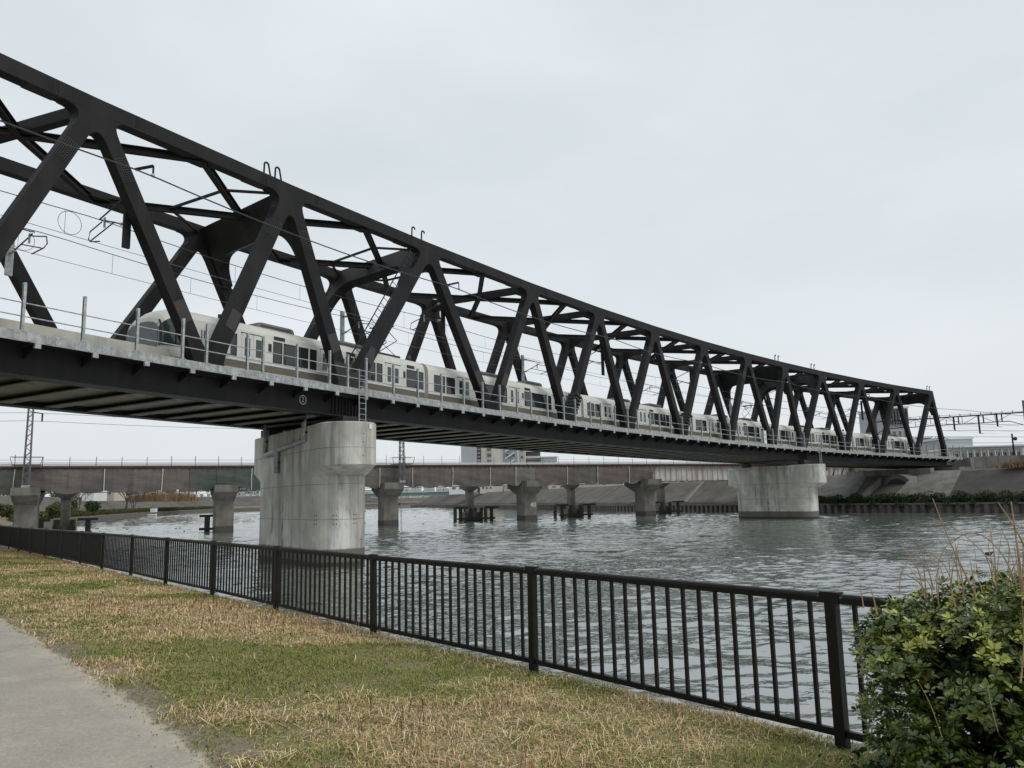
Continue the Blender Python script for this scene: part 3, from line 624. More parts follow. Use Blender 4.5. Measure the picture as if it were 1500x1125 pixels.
# ================================================================== TRAIN
TO = 3.45
cuts = [-.8, 17.5, 36.4, 55.7, 75.0, 95.0, 114.4]
Zf = .3
prof = [(-1.42, .3), (-1.475, .55), (-1.475, 1.15), (-1.475, 1.6), (-1.475, 2.05), (-1.44, 2.4), (-1.3, 2.66), (-1.0, 2.84), (-.5, 2.95), (0, 2.98)]
prof = prof+[(-x, z) for x, z in prof[-2::-1]]
def car_frame(a, c):
    pa, pc = E(a, TO, 0), E(c, TO, 0); d = (pc-pa); L = d.length; u = d.normalized(); n = Vector((-u.y, u.x, 0)).normalized(); return pa, u, n, L
carlab = ['leading cream train car with sloped windscreen, nearest on the bridge', 'second cream train car, behind the leading car with the pantograph', 'third cream train car from the front', 'fourth cream train car from the front, past mid bridge', 'fifth cream train car from the front, around the far pier', 'rearmost cream train car beside the far end of the bridge']
for ci in range(6):
    pa, u, n, L = car_frame(cuts[ci]+(.0 if ci == 0 else .22), cuts[ci+1]-.22)
    t_ = thing('train_car', carlab[ci], 'train car', tuple(pa+u*L/2+Vector((0, 0, -.65))), 'cars of the cream commuter train')
    zup = Vector((0, 0, 1))
    def W(x, y, z): return pa+u*x+n*y+Vector((0, 0, z+.0))
    x0 = 2.0 if ci == 0 else 0
    mb = MB(); rg = []
    if ci == 0:
        secs = []
        for x, top, wd, bt in ((0, 2.15, .86, .4), (.07, 2.36, .92, .36), (.2, 2.55, .955, .33), (.42, 2.73, .98, .31), (.75, 2.86, .995, .3), (1.05, 2.92, 1, .3), (1.5, 2.97, 1, .3), (2.0, 2.98, 1, .3)):
            secs.append((x, [(y*wd, .3+(z-.3)*(top-.3)/2.68 if z > .3 else bt) for y, z in prof]))
        secs.append((L, prof))
    else: secs = [(0, prof), (L, prof)]
    k = len(prof)
    vs_ = [W(x, y, z) for x, pr in secs for y, z in pr]
    fs_ = [(i*k+j, i*k+j+1, (i+1)*k+j+1, (i+1)*k+j) for i in range(len(secs)-1) for j in range(k-1)]+[(i*k+k-1, i*k, (i+1)*k, (i+1)*k+k-1) for i in range(len(secs)-1)]
    fs_ += [tuple(range(k))[::-1], tuple((len(secs)-1)*k+j for j in range(k))]
    mb.add(vs_, fs_); body = mb.obj('body', 'cream', t_)
    if ci == 0:   # wrap-round windscreen panes on the sloped nose
        def gpatch(name, mat, i0, i1, j0, j1, e):
            g = MB(); vv = []
            for x, pr in secs[i0:i1+1]:
                for y, z in pr[j0:j1+1]: vv.append(W(x-e, y*1.012-(e if y < 0 else -e), z+e*.6))
            kk = j1-j0+1; g.add(vv, [(a*kk+b_, a*kk+b_+1, (a+1)*kk+b_+1, (a+1)*kk+b_) for a in range(i1-i0) for b_ in range(kk-1)])
            return g.obj(name, mat, t_)
        gl = gpatch('side_screen', 'glass_green', 0, 5, 2, 5, .012)
        f0 = secs[0][1]; fp_ = [W(-.02, y*.97, z) for y, z in f0[2:-2]]; MB().hexa(fp_, [p-u*.015 for p in fp_]).obj('windscreen', 'glass_green', t_)
        for k_ in (1, 4): MB().tube([W(secs[k_][0]-.03, y*1.012-.012, z) for y, z in secs[k_][1][2:7]], .05, 6).obj('windscreen_pillar', 'black', gl)
        MB().beam(W(.1, -1.42, 1.02), W(1.0, -1.5, 1.08), .03, .14).obj('lower_trim', 'black', t_)
        text_mesh('JR', .55, W(2.2, -1.49, 1.75), u, (0, 0, 1), 'blue', 'operator_letters', t_)
        MB().tube([W(3.6, -.6, 2.9), W(3.6, -.6, 3.15)], .09, 8).obj('roof_antenna', 'black', t_)
    ys = -1.475
    def panel(name, mat, xa, xb, za, zb, e0, e1, par): 
        lo = [W(xa, ys-e0, za), W(xb, ys-e0, za), W(xb, ys-e0, zb), W(xa, ys-e0, zb)]
        return MB().hexa(lo, [p-n*(e1-e0) for p in lo]).obj(name, mat, par)
    panel('skirt_band', 'olive', x0, L, .34, .76, -.02, .006, t_); panel('stripe', 'blue', x0, L, .765, .82, -.02, .007, t_)
    def window(xa, xb, za, zb, gm, par, name='window'):
        fr_ = MB(); w_ = .045
        for q in ((xa, xb, za, za+w_), (xa, xb, zb-w_, zb), (xa, xa+w_, za+w_, zb-w_), (xb-w_, xb, za+w_, zb-w_)):
            lo = [W(q[0], ys, q[2]), W(q[1], ys, q[2]), W(q[1], ys, q[3]), W(q[0], ys, q[3])]; fr_.hexa(lo, [p-n*.022 for p in lo])
        o = fr_.obj(name, 'black', par)
        lo = [W(xa+w_, ys, za+w_), W(xb-w_, ys, za+w_), W(xb-w_, ys, zb-w_), W(xa+w_, ys, zb-w_)]
        if par is t_: MB().hexa(lo, [p-n*.008 for p in lo]).obj('pane', gm, o)
        else: o.data.materials.append(MATS[gm]); nv = len(o.data.vertices); pn = MB().hexa(lo, [p-n*.008 for p in lo]).obj('door_pane', gm, par)
        return o
    dcs = [L*f_ for f_ in (.19, .5, .81)]
    if ci == 0: dcs = [L*.27, L*.55, L*.835]
    for dc in dcs:
        for sg in (-1, 1):
            xa, xb = (dc-.66, dc-.012) if sg < 0 else (dc+.012, dc+.66)
            d_ = panel('door', 'cream', xa, xb, .93, 2.22, -.01, .016, t_)
            lo = [W(xa+.16, ys-.016, 1.12), W(xb-.16, ys-.016, 1.12), W(xb-.16, ys-.016, 2.02), W(xa+.16, ys-.016, 2.02)]
            MB().hexa(lo, [p-n*.008 for p in lo]).obj('door_window', 'glass_green', d_)
        panel('door_surround', 'rubber', dc-.7, dc+.7, 2.225, 2.27, -.01, .02, t_)
        panel('number_plate', 'black', dc+.95, dc+1.15, 1.55, 1.95, -.01, .012, t_)
        panel('route_display', 'black', dc+1.3, dc+2.0, 2.22, 2.4, -.01, .012, t_)
    for a, c in zip(dcs[:-1], dcs[1:]):
        xa, xb = a+1.25, c-.95; span = xb-xa
        for f0, f1 in ((0, .2), (.23, .6), (.6, .8), (.84, 1.0)): window(xa+span*f0, xa+span*f1, 1.02, 2.12, 'glass_dark', t_)
    window(dcs[-1]+1.25, dcs[-1]+2.3, 1.02, 2.12, 'glass_dark', t_); window(dcs[-1]+2.42, min(L-.15, dcs[-1]+2.95), 1.02, 2.12, 'glass_dark', t_)
    if ci: window(.55, 1.6, 1.02, 2.12, 'glass_dark', t_); window(1.75, dcs[0]-.95, 1.02, 2.12, 'glass_dark', t_)
    else: window(dcs[0]-1.9, dcs[0]-.95, 1.02, 2.12, 'glass_dark', t_); panel('cab_door', 'cream', 3.0, 3.62, .93, 2.2, -.01, .014, t_)
    for xa, xb in ((L*.3, L*.44), (L*.6, L*.74)):
        pl_ = [(xa, 2.85), (xa+.12, 3.08), (xa+.35, 3.13), (xb-.35, 3.13), (xb-.12, 3.08), (xb, 2.85)]
        ac = MB().hexa([W(x, -.95, z-(.06 if z < 3 else .0)) for x, z in pl_], [W(x, .95, z-(.06 if z < 3 else .0)) for x, z in pl_]).obj('air_conditioner', 'roof_grey', t_)
        for q in np.linspace(xa+.5, xb-.5, 5): MB().beam(W(q-.2, -.96, 2.97), W(q+.2, -.96, 2.97), .03, .08).obj('vent_slat', 'rubber', ac)
    if ci in (0, 3, 4):    # pantograph
        px = L-2.4 if ci != 3 else L-4
        pg = MB().beam(W(px-1.0, -.6, 3.02), W(px+1.0, -.6, 3.02), .1, .1).beam(W(px-1.0, .6, 3.02), W(px+1.0, .6, 3.02), .1, .1)
        for sg in (-.55, .55): pg.tube([W(px-.9, sg, 3.08), W(px+.9, sg*.8, 4.1), W(px-.25, sg*.7, 4.85)], .035, 5); pg.tube([W(px+.6, sg, 3.08), W(px-.8, sg*.8, 3.9), W(px+.2, sg*.7, 4.8)], .025, 5)
        for dx in (-.28, .22): pg.beam(W(px+dx, -.8, 4.87), W(px+dx, .8, 4.87), .06, .06)
        pg.obj('pantograph', 'black', t_)
        MB().ball(W(px+2.0, -.5, 3.15), .16, n=8, m=5).ball(W(px+1.75, .4, 3.15), .16, n=8, m=5).obj('roof_insulator', 'rubber', t_)
    if ci < 5:
        gl = [W(L-.02, y*.86, .3+(z-.3)*.93) for y, z in prof]; MB().hexa(gl, [p+u*.48 for p in gl]).obj('gangway', 'grey_cream', t_)
    for bx in (2.6, L-2.6): MB().beam(W(bx-1.6, 0, -.2), W(bx+1.6, 0, -.2), 2.1, .75).obj('bogie', 'rubber', t_)

# ================================================================== BRIDGE PIERS
def pier(lab, C, ax, length, r, ztop, zcap, zjoin, ext, mat='pier_conc'):
    a = Vector((*ax, 0)).normalized(); n = Vector((a.y, -a.x, 0)); C = Vector((*C, 0))
    p = thing('bridge_pier', lab, 'bridge pier', tuple(C), 'concrete river piers of the truss bridge')
    def stad(e, rr, z, k=20):
        out = []
        for i in range(k+1): th = -PI/2+PI*i/k; out.append(C-a*e-a*rr*math.cos(th)+n*rr*math.sin(th)+Vector((0, 0, z)))
        for i in range(k+1): th = PI/2+PI*i/k; out.append(C+a*(length+e)-a*rr*math.cos(th)+n*rr*math.sin(th)+Vector((0, 0, z)))
        return out
    def loft(rings):
        k = len(rings[0]); mb = MB(); mb.add([q for rg in rings for q in rg], [(i*k+j, i*k+(j+1) % k, (i+1)*k+(j+1) % k, (i+1)*k+j) for i in range(len(rings)-1) for j in range(k)]+[tuple(range(k))[::-1], tuple((len(rings)-1)*k+j for j in range(k))]); return mb
    loft([stad(0, r, -1.2), stad(0, r, zjoin+.05)]).obj('shaft', mat, p)
    loft([stad(0, r+.005, zjoin), stad(ext, r+.012, zcap), stad(ext, r+.012, ztop-.05), stad(ext-.04, r-.03, ztop)]).obj('cap', mat, p)
    return p, a, n
A1 = (-.575, .818)
pier1, a_, n_ = pier('near concrete pier with rounded nose cap and drain pipes, behind the railing', (-9.55, 41.65), A1, 8.2, 1.5, 7.35, 5.15, 4.6, 1.35)
pier2, a2, n2 = pier('far concrete pier standing in the river near the opposite bank', (34.75, 93.4), (-.55, .835), 8.2, 1.5, 6.35, 4.15, 3.6, 1.35)
C1 = Vector((-9.55, 41.65, 0))
def wallp(x, z, e=.16): return C1+a_*x-n_*(1.5+e)+Vector((0, 0, z))
dp = MB().tube([wallp(.3, 8.0, -.6), wallp(.5, 7.85, .0), wallp(.55, 7.5), wallp(.55, 6.55)], .13, 10).tube([wallp(.45, 6.6), wallp(7.2, 6.15)], .12, 10).tube([wallp(4.9, 6.35), wallp(4.95, 6.1), wallp(4.95, 5.0)], .15, 10).tube([wallp(7.2, 8.0), wallp(7.2, 6.1)], .13, 10)
dpo = dp.obj('drain_pipe', 'galv', pier1, smooth=True)
for x, z in ((.55, 7.0), (2, 6.5), (3.4, 6.4), (4.95, 5.6), (6.2, 6.25), (7.2, 7.0)): MB().beam(wallp(x-.18, z, -.02), wallp(x+.18, z, -.02), .3, .09).obj('pipe_clamp', 'steel', dpo)
tq = C1-a_*1.35
for k in range(3):
    for j in range(2):
        for i2 in range(3):
            th = math.radians(-70+42*k+6*j); c0 = C1-a_*1.5*math.cos(th)+n_*1.5*math.sin(th)+Vector((0, 0, 2.15+.22*i2)); d = (-a_*math.cos(th)+n_*math.sin(th))
            MB().tube([c0-d*.03, c0+d*.006], .035, 6).obj('tie_hole', 'black', pier1)
for k, (th, z) in enumerate([(10, 5.6), (10, 6.3), (10, 6.7), (35, 3.9), (35, 1.3)]):
    th = math.radians(th); ex = 1.35 if z > 5 else 0; c0 = C1-a_*(ex+1.5*math.cos(th))+n_*1.5*math.sin(th)+Vector((0, 0, z)); d = (-a_*math.cos(th)+n_*math.sin(th))
    MB().tube([c0-d*.03, c0+d*.02], .03, 6).obj('tie_hole', 'black', pier1)
th = math.radians(28); d = (-a_*math.cos(th)+n_*math.sin(th)); tv = (a_*math.sin(th)+n_*math.cos(th)); c0 = C1-a_*1.35+d*1.53+Vector((0, 0, 7.12))
MB().hexa([c0-tv*.11+Vector((0, 0, -.13)), c0+tv*.11+Vector((0, 0, -.13)), c0+tv*.11+Vector((0, 0, .13)), c0-tv*.11+Vector((0, 0, .13))], [q+d*.02 for q in (c0-tv*.11+Vector((0, 0, -.13)), c0+tv*.11+Vector((0, 0, -.13)), c0+tv*.11+Vector((0, 0, .13)), c0-tv*.11+Vector((0, 0, .13)))]).obj('survey_plate', 'white', pier1)
for j, (sN, sF, zt) in enumerate(((9.47, 11.7, 7.35), (78.82, 80.6, 6.35))):       # bearings, stiffeners and louvred guards
    for s, o_ in ((sN, ON), (sF, OFAR)):
        tn = tang(s); q = E(s, o_, 0); top_ = zs(s)-1.48
        MB().beam(Vector((q.x, q.y, zt)), Vector((q.x, q.y, top_)), 1.1, .8, side=tn, up=tn).obj('bearing', 'steel_brown', bridge)
        for k in range(-4, 5): MB().beam(E(s+k*.24, o_, -1.4), E(s+k*.24, o_, -.32), .02, .12, side=tn, up=tn).obj('stiffener', 'steel_brown', bridge)
    for k in range(7): MB().beam(E(sN-.1+k*.2, -.05, -2.05), E(sN-.45+k*.2, -.05, -1.55), .03, .06).obj('guard_slat', 'steel_brown', bridge)

# far abutment of the truss bridge
ab = thing('bridge_abutment', 'stained concrete abutment block under the far end of the truss bridge', 'abutment', tuple(E(122, 5.3, -4)))
q = lambda s, o_, z: Vector((E(s, o_).x, E(s, o_).y, z))
MB().hexa([q(119.6, -1.2, 3.0), q(119.6, 11.5, 3.0), q(126.5, 11.5, 3.0), q(126.5, -1.2, 3.0)], [q(119.6, -1.2, 6.35), q(119.6, 11.5, 6.35), q(126.5, 11.5, 6.35), q(126.5, -1.2, 6.35)]).obj('bearing_seat', 'abut_conc', ab)
MB().hexa([q(124.9, -.6, 5.4), q(124.9, 11.0, 5.4), q(190, 11.0, 5.2), q(190, -.6, 5.2)], [q(124.9, -.6, 7.85), q(124.9, 11.0, 7.85), q(190, 11.0, 7.5), q(190, -.6, 7.5)]).obj('approach_wall', 'abut_conc', ab)
for s in (119.8, 121.6, 123.4): MB().hexa([q(s, -1.26, 3.2), q(s+.9, -1.26, 3.2), q(s+.9, -1.19, 3.2), q(s, -1.19, 3.2)], [q(s, -1.26, 6.3), q(s+.9, -1.26, 6.3), q(s+.9, -1.19, 6.3), q(s, -1.19, 6.3)]).obj('pilaster', 'abut_conc', ab)

# ================================================================== OLD GIRDER BRIDGE (wrapped in netting)
OB = Vector((-34.8, 93.2, 0)); ou = Vector((.9, .436, 0)).normalized(); on = Vector((-ou.y, ou.x, 0))
def O(t_, y, z): return OB+ou*t_+on*y+Vector((0, 0, z))
old = thing('girder_bridge', 'old low railway girder bridge wrapped in brown and green scaffold netting', 'bridge', tuple(O(20, 0, 5)))
ZT, ZN = 7.95, 5.0
MB().hexa([O(-60, .35, 5.3), O(110, .35, 5.3), O(110, 4.8, 5.3), O(-60, 4.8, 5.3)], [O(-60, .35, 7.7), O(110, .35, 7.7), O(110, 4.8, 7.7), O(-60, 4.8, 7.7)]).obj('girder', 'white_rust', old)
MB().hexa([O(-60, -.25, 7.72), O(110, -.25, 7.72), O(110, 5.4, 7.72), O(-60, 5.4, 7.72)], [O(-60, -.25, 7.95), O(110, -.25, 7.95), O(110, 5.4, 7.95), O(-60, 5.4, 7.95)]).obj('deck_edge', 'rust', old)
for k, x in enumerate(np.arange(-58, 110, .75)):
    if x > -32: MB().beam(O(x, -.32, 7.66), O(x, .3, 7.66), .14, .12).obj('sleeper_end', 'rust', old)
cutsO = [-58, -50, -42, -34, -26, -21.5, -12.9, -6.9, -4.0, -1.0, 3.0, 9.0, 14.4, 19.0, 23.5, 29.2, 34.8, 38.8, 42.0, 47.2, 52.4, 58.0, 62.5]
netm = ['net_green', 'net_grey', 'net_brown', 'net_green', 'net_green', 'net_grey', 'net_grey', 'net_brown', 'net_brown', 'net_green', 'net_green', 'net_grey', 'net_grey', 'net_grey', 'net_grey', 'net_grey', 'net_grey', 'net_pale', 'net_brown', 'net_grey', 'net_brown', 'net_brown']
netm[7] = 'net_brown'; netm[8] = 'net_green'
for k in range(len(cutsO)-1):
    a, c = cutsO[k]+.02, cutsO[k+1]-.02; nx2 = max(6, int((c-a)/.45)); nz2 = 8; vs_ = []
    for i in range(nx2+1):
        for j in range(nz2+1):
            x = a+(c-a)*i/nx2; f_ = j/nz2
            pill = 1 if min(abs(x-pp) for pp in (-20.3, 0, 20.5, 41, 61.6)) < 1.6 else 0
            zl = ZN+.18*math.sin(x*.9)*.4+.12*math.sin(x*2.3+k)+(.35 if pill else 0)
            bulge = -.12-.16*math.sin(PI*f_)*(.6+.4*math.sin(x*.6+k))-.05*math.sin(x*3.1+f_*5)*(1-f_)-.04*math.sin(f_*14+x)
            vs_.append(O(x, bulge, zl+(7.66-zl)*f_))
    kz = nz2+1
    MB().add(vs_, [(i*kz+j, (i+1)*kz+j, (i+1)*kz+j+1, i*kz+j+1) for i in range(nx2) for j in range(nz2)]).obj('netting', netm[k], old, smooth=True)
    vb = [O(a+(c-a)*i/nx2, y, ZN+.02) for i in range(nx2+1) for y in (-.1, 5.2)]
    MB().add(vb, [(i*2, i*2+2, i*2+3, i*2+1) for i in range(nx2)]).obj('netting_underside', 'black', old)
    if k not in (4, 8, 9, 18): MB().tube([O(a, -.35, 7.6), O(a-.04*(k % 3), -.38, 6.3), O(a-.06*(k % 2), -.3, ZN)], .038, 5).obj('tie_rope', 'white', old)
for x in np.arange(63.2, 108, 1.05): MB().beam(O(x, .3, 5.35), O(x, .3, 7.68), .06, .16).obj('web_stiffener', 'white_rust', old)
MB().hexa([O(62.6, .1, 5.2), O(108, .1, 5.2), O(108, .8, 5.2), O(62.6, .8, 5.2)], [O(62.6, .1, 5.3), O(108, .1, 5.3), O(108, .8, 5.3), O(62.6, .8, 5.3)]).obj('bottom_flange', 'rust', old)
for x in np.arange(93, 106, 2.1): MB().beam(O(x, .22, 5.6), O(x+1.0, .22, 7.1), .12, .06).obj('angle_brace', 'black', old)
for x in np.arange(-58, 108, 2.6): MB().beam(O(x, .1, 7.95), O(x, .1, 9.0+.1*((int(x*7)) % 3)), .05, .05).obj('handrail_post', 'rail_steel', old)
for z in (8.35, 8.62): MB().tube([O(-58, .1, z), O(108, .1, z)], .025, 5).obj('handrail', 'galv', old)
MB().hexa([O(-58, 2.0, 7.96), O(108, 2.0, 7.96), O(108, 2.2, 7.96), O(-58, 2.2, 7.96)], [O(-58, 2.0, 8.35), O(108, 2.0, 8.35), O(108, 2.2, 8.35), O(-58, 2.2, 8.35)]).obj('cable_trough', 'bld_white', old)

opl = ['hammerhead pier under the lattice mast at the left edge', 'hammerhead pier just left of the near truss pier', 'hammerhead pier just right of the near truss pier, with a lattice mast', 'hammerhead pier midway along the old bridge with painted digits', 'hammerhead pier where the netting ends']
for k, x in enumerate((-20.3, 0, 20.5, 41.0, 61.6)):
    p = thing('old_pier', 'grey concrete '+opl[k], 'bridge pier', tuple(O(x, 2, 0)), 'hammerhead piers of the old bridge')
    sh = [(-.95, -.4), (.95, -.4), (1.08, -.1), (1.08, 2.0), (.95, 2.3), (-.95, 2.3), (-1.08, 2.0), (-1.08, -.1)]
    MB().hexa([O(x+a, y, -1) for a, y in sh], [O(x+a, y, 4.3) for a, y in sh]).obj('shaft', 'old_conc', p)
    MB().hexa([O(x+a*1.015, y*1.015-.03, -1) for a, y in sh], [O(x+a*1.015, y*1.015-.03, .75) for a, y in sh]).obj('tide_band', 'wood_fender', p)
    cp = [(-1.28, -1.9), (1.28, -1.9), (1.28, 4.6), (-1.28, 4.6)]
    cb_ = [(-1.1, -.42), (1.1, -.42), (1.1, 2.32), (-1.1, 2.32)]
    MB().hexa([O(x+a, y, 3.75) for a, y in cb_], [O(x+a, y, 4.75) for a, y in cp]).obj('cap_haunch', 'old_conc', p)
    MB().hexa([O(x+a, y, 4.76) for a, y in cp], [O(x+a, y, 5.6) for a, y in cp]).obj('cap', 'old_conc', p)
    if k == 3: text_mesh('40', .9, O(x+.35, -.42, 2.2), ou, (0, 0, 1), 'white', 'painted_digits', p, .004)
    if k == 2:
        lb = MB()
        for sg in (0, .4): lb.beam(O(x+1.5, -.2+sg, .1), O(x+1.5, -.2+sg, 4.2), .05, .05)
        for z in np.arange(.4, 4.2, .4): lb.beam(O(x+1.5, -.2, z), O(x+1.5, .2, z), .04, .04)
        lb.obj('ladder', 'galv', p)
for k, (x, lab) in enumerate(((-20.3, 'lattice steel mast rising behind the bridge deck at the left edge'), (21.7, 'lattice steel mast on the old bridge right of the near truss pier'))):
    ms = thing('lattice_mast', lab, 'mast', tuple(O(x, -1.2, 5.6)), 'lattice masts on the old bridge')
    zt = 17.0; hw_ = lambda z: .3-.01*(z-5.6)
    mb = MB()
    for sx_ in (-1, 1):
        for sy in (-1, 1): mb.beam(O(x+sx_*hw_(5.6), -1.2+sy*hw_(5.6), 5.6), O(x+sx_*hw_(zt), -1.2+sy*hw_(zt), zt), .1, .1)
    mb.obj('corner_angle', 'mast_steel', ms); mb = MB(); z = 5.8; fl = 1
    while z < zt-.5:
        z2 = z+.52; h1_, h2_ = hw_(z), hw_(z2)
        for sy in (-1, 1): mb.beam(O(x-fl*h1_, -1.2+sy*h1_, z), O(x+fl*h2_, -1.2+sy*h2_, z2), .06, .05); mb.beam(O(x+sy*h1_, -1.2-fl*h1_, z), O(x+sy*h2_, -1.2+fl*h2_, z2), .06, .05)
        z = z2; fl = -fl
    mb.obj('lacing', 'mast_steel', ms)
    MB().beam(O(x, -1.2, 5.6), O(x, -1.2, 5.85), .8, .8, side=ou, up=ou).obj('base_plate', 'galv', ms)
    pf = MB()
    for y in (-2.0, -.6): pf.beam(O(x-1.3, y, 8.0), O(x+1.3, y, 8.0), .08, .08).beam(O(x-1.5, y, 8.85), O(x+1.5, y, 8.85), .05, .05)
    for xx in (-1.3, 1.3): pf.beam(O(x+xx, -2, 8.0), O(x+xx*1.15, -2, 8.85), .05, .05).beam(O(x+xx, -2, 8.0), O(x+xx, -.6, 8.0), .07, .07)
    pf.obj('platform', 'rail_steel', ms)
    MB().beam(O(x, -1.2, 13.8), O(x+1.0, .5, 13.8), .1, .1).beam(O(x+.95, .4, 13.8), O(x+.95, .4, 12.9), .12, .12).obj('wire_arm', 'steel', ms)
for z, lab in ((13.0, 'lower thin wire over the old bridge, seen below the truss deck at left'), (13.9, 'upper thin wire over the old bridge, seen below the truss deck at left')):
    tag(MB().tube([O(-90+3*i, .5, z-.5*math.sin(PI*((-90+3*i+20.3) % 42)/42)) for i in range(66)], .022, 4).obj('overhead_wire', 'wire_thin'), lab, 'wire')
# second row of slender piers with timber fenders, behind
fl = ['by the left bank', 'left of the near truss pier', 'beside the near truss pier on its right', 'in mid river with birds perched', 'between the two right hammerhead piers', 'near the opposite bank under the white girder']
for k, (x, has) in enumerate(((-17.2, 1), (1.0, 0), (17.0, 0), (35.6, 1), (53.2, 1), (70.8, 1))):
    ff = thing('timber_fender', 'dark timber pile fender dolphin '+fl[k], 'fender', tuple(O(x, 9, 0)), 'pile fenders in the river')
    y0 = 8.0 if k not in (1, 2) else 5.2
    xo = x+(.5 if k == 3 else 0)-(1.9 if k == 1 else 0)
    wd = 2.5 if has else 1.0
    for i2 in range(4 if has else 2):
        for sy in (0, 2.2):
            xx = xo+(-wd+2*wd*i2/3 if has else (-.5+i2*1.2))
            MB().tube([O(xx, y0+sy, -1), O(xx, y0+sy, 1.95)], .27, 8).obj('pile', 'wood_fender', ff)
    for zz in (.35, 1.95):
        if has and zz > 1:
            for sg in (-1, 1): MB().beam(O(xo+sg*wd-1.1, y0-.1, zz), O(xo+sg*wd+1.1, y0-.1, zz), .4, .3).obj('cap_beam', 'wood_fender', ff)
        else: MB().beam(O(xo-wd-.5, y0-.1, zz), O(xo+wd+.5, y0-.1, zz), .4, .3).obj('cap_beam', 'wood_fender', ff)
    if has:
        sp = thing('slender_pier', 'slender concrete column in the timber fender '+fl[k], 'bridge pier', tuple(O(x, 9.2, 0)), 'slender columns behind the old bridge')
        MB().beam(O(x, 9.3, .2), O(x, 9.3, 5.1), 1.0, 1.0, side=ou, up=ou).obj('column', 'old_conc', sp)
        MB().hexa([O(x+a, y, 4.5) for a, y in ((-.6, 8.6), (.6, 8.6), (.6, 10), (-.6, 10))], [O(x+a, y, 5.15) for a, y in ((-1.3, 8.2), (1.3, 8.2), (1.3, 10.4), (-1.3, 10.4))]).obj('column_head', 'old_conc', sp)
        MB().beam(O(x, 9.3, -1), O(x, 9.3, 1.3), 2.4, 2.0, side=ou, up=ou).obj('footing', 'old_conc', sp)
oa = thing('old_abutment', 'pale concrete abutment where the old bridge meets the far bank', 'abutment', tuple(O(110, 2, 4)))
MB().hexa([O(105, -1, 2.5), O(105, 7, 2.5), O(114, 7, 2.5), O(114, -1, 2.5)], [O(106, -1, 7.6), O(106, 7, 7.6), O(114, 7, 7.6), O(114, -1, 7.6)]).obj('abutment_wall', 'pale_conc', oa)
MB().hexa([O(106, -6, 3.5), O(106, -1.01, 3.5), O(112, -1.01, 3.5), O(112, -6, 3.5)], [O(107, -6, 6.8), O(107, -1.01, 6.8), O(112, -1.01, 6.8), O(112, -6, 6.8)]).obj('wing_wall', 'pale_conc', oa)

# ================================================================== FAR BANK DETAILS
def line_pt(line, d0):
    for a, b_ in zip(line[:-1], line[1:]):
        L = math.dist(a, b_)
        if d0 <= L: u = Vector((b_[0]-a[0], b_[1]-a[1], 0)).normalized(); return Vector((*a, 0))+u*d0, u
        d0 -= L
def lens(line): return sum(math.dist(a, b_) for a, b_ in zip(line[:-1], line[1:]))
def FP(d0, off, z):
    p, u = line_pt(FAR_LINE, d0); return p+Vector((u.y, -u.x, 0))*off+Vector((0, 0, z))
# corrugated sheet piles: individual piles nearest, then one run
ptx = []; LF = lens(FAR_LINE)
DA, DB = 60, 330
run = MB(); d0 = DA; k = 0
pile_wall = thing('sheet_pile_wall', 'rusty corrugated sheet pile wall along the opposite river bank', 'wall', tuple(FP(150, .3, 0)))
while d0 < DB:
    outp = [(0, .52), (.12, .1), (.62, .1), (.74, .52), (1.15, .52)]
    lo = [FP(d0+x, y, -.8) for x, y in outp]; hi = [FP(d0+x, y, 1.15) for x, y in outp]
    mb = MB(); mb.add(lo+hi, [(i, i+1, i+6, i+5) for i in range(4)]); mb.obj('sheet_pile', 'sheet_pile', pile_wall); d0 += 1.15
mb = MB(); vs_ = []
for i in range(121):
    d0 = DA+(DB-DA)*i/120; vs_ += [FP(d0, .02, 1.1), FP(d0, .75, 1.1), FP(d0, .75, 1.3), FP(d0, .02, 1.3)]
mb.add(vs_, [(i*4+j, i*4+(j+1) % 4, i*4+4+(j+1) % 4, i*4+4+j) for i in range(120) for j in range(4)]); mb.obj('wall_coping', 'sheet_pile', pile_wall)
# revetment facings laid on the slope (z from 1.55 at 3.1 m to 5.6 at 12 m)
def slope_z(o_): return 1.55+(o_-3.1)/(12-3.1)*(5.6-1.55)
def facing(name, lab, dA, dB, oA, oB, mat, e=.06, skew=0, cat='revetment', n=10, nb=6):
    mb = MB(); lo = []; 
    for i in range(n+1):
        for j in range(nb+1):
            o_ = oA+(oB-oA)*j/nb; d0 = dA+(dB-dA)*i/n+skew*(j/nb); lo.append(FP(d0, o_, slope_z(o_)+e))
    kz = nb+1; mb.add(lo, [(i*kz+j, i*kz+j+1, (i+1)*kz+j+1, (i+1)*kz+j) for i in range(n) for j in range(nb)])
    o = mb.obj(name, mat); return tag(o, lab, cat)
def dist_at(x, y):   # arc length on FAR_LINE nearest to a plan point
    best = min(((math.dist((x, y), line_pt(FAR_LINE, d)[0][:2]), d) for d in np.arange(1, LF-1, .7))); return best[1]
dB13 = dist_at(66.5-6, 119-8)
facing('dark_revetment', 'dark stained stone revetment on the far bank right of the abutment', dB13-62, dB13-4.6, 3.3, 11.6, 'revet_dark', .07, skew=2)
facing('pale_revetment', 'pale cracked concrete apron on the slope below the far abutment', dB13-4.4, dB13+1.5, 3.3, 11.9, 'pale_conc', .09, skew=2)
facing('brown_revetment', 'brown concrete block revetment under the old bridge on the far bank', dB13+22, dB13+150, 3.3, 11.9, 'revet', .05, n=50)
facing('plain_revetment', 'grey concrete slope left of the culvert under the truss bridge', dB13+9.5, dB13+21, 3.3, 11.9, 'pale_conc', .08, skew=2)
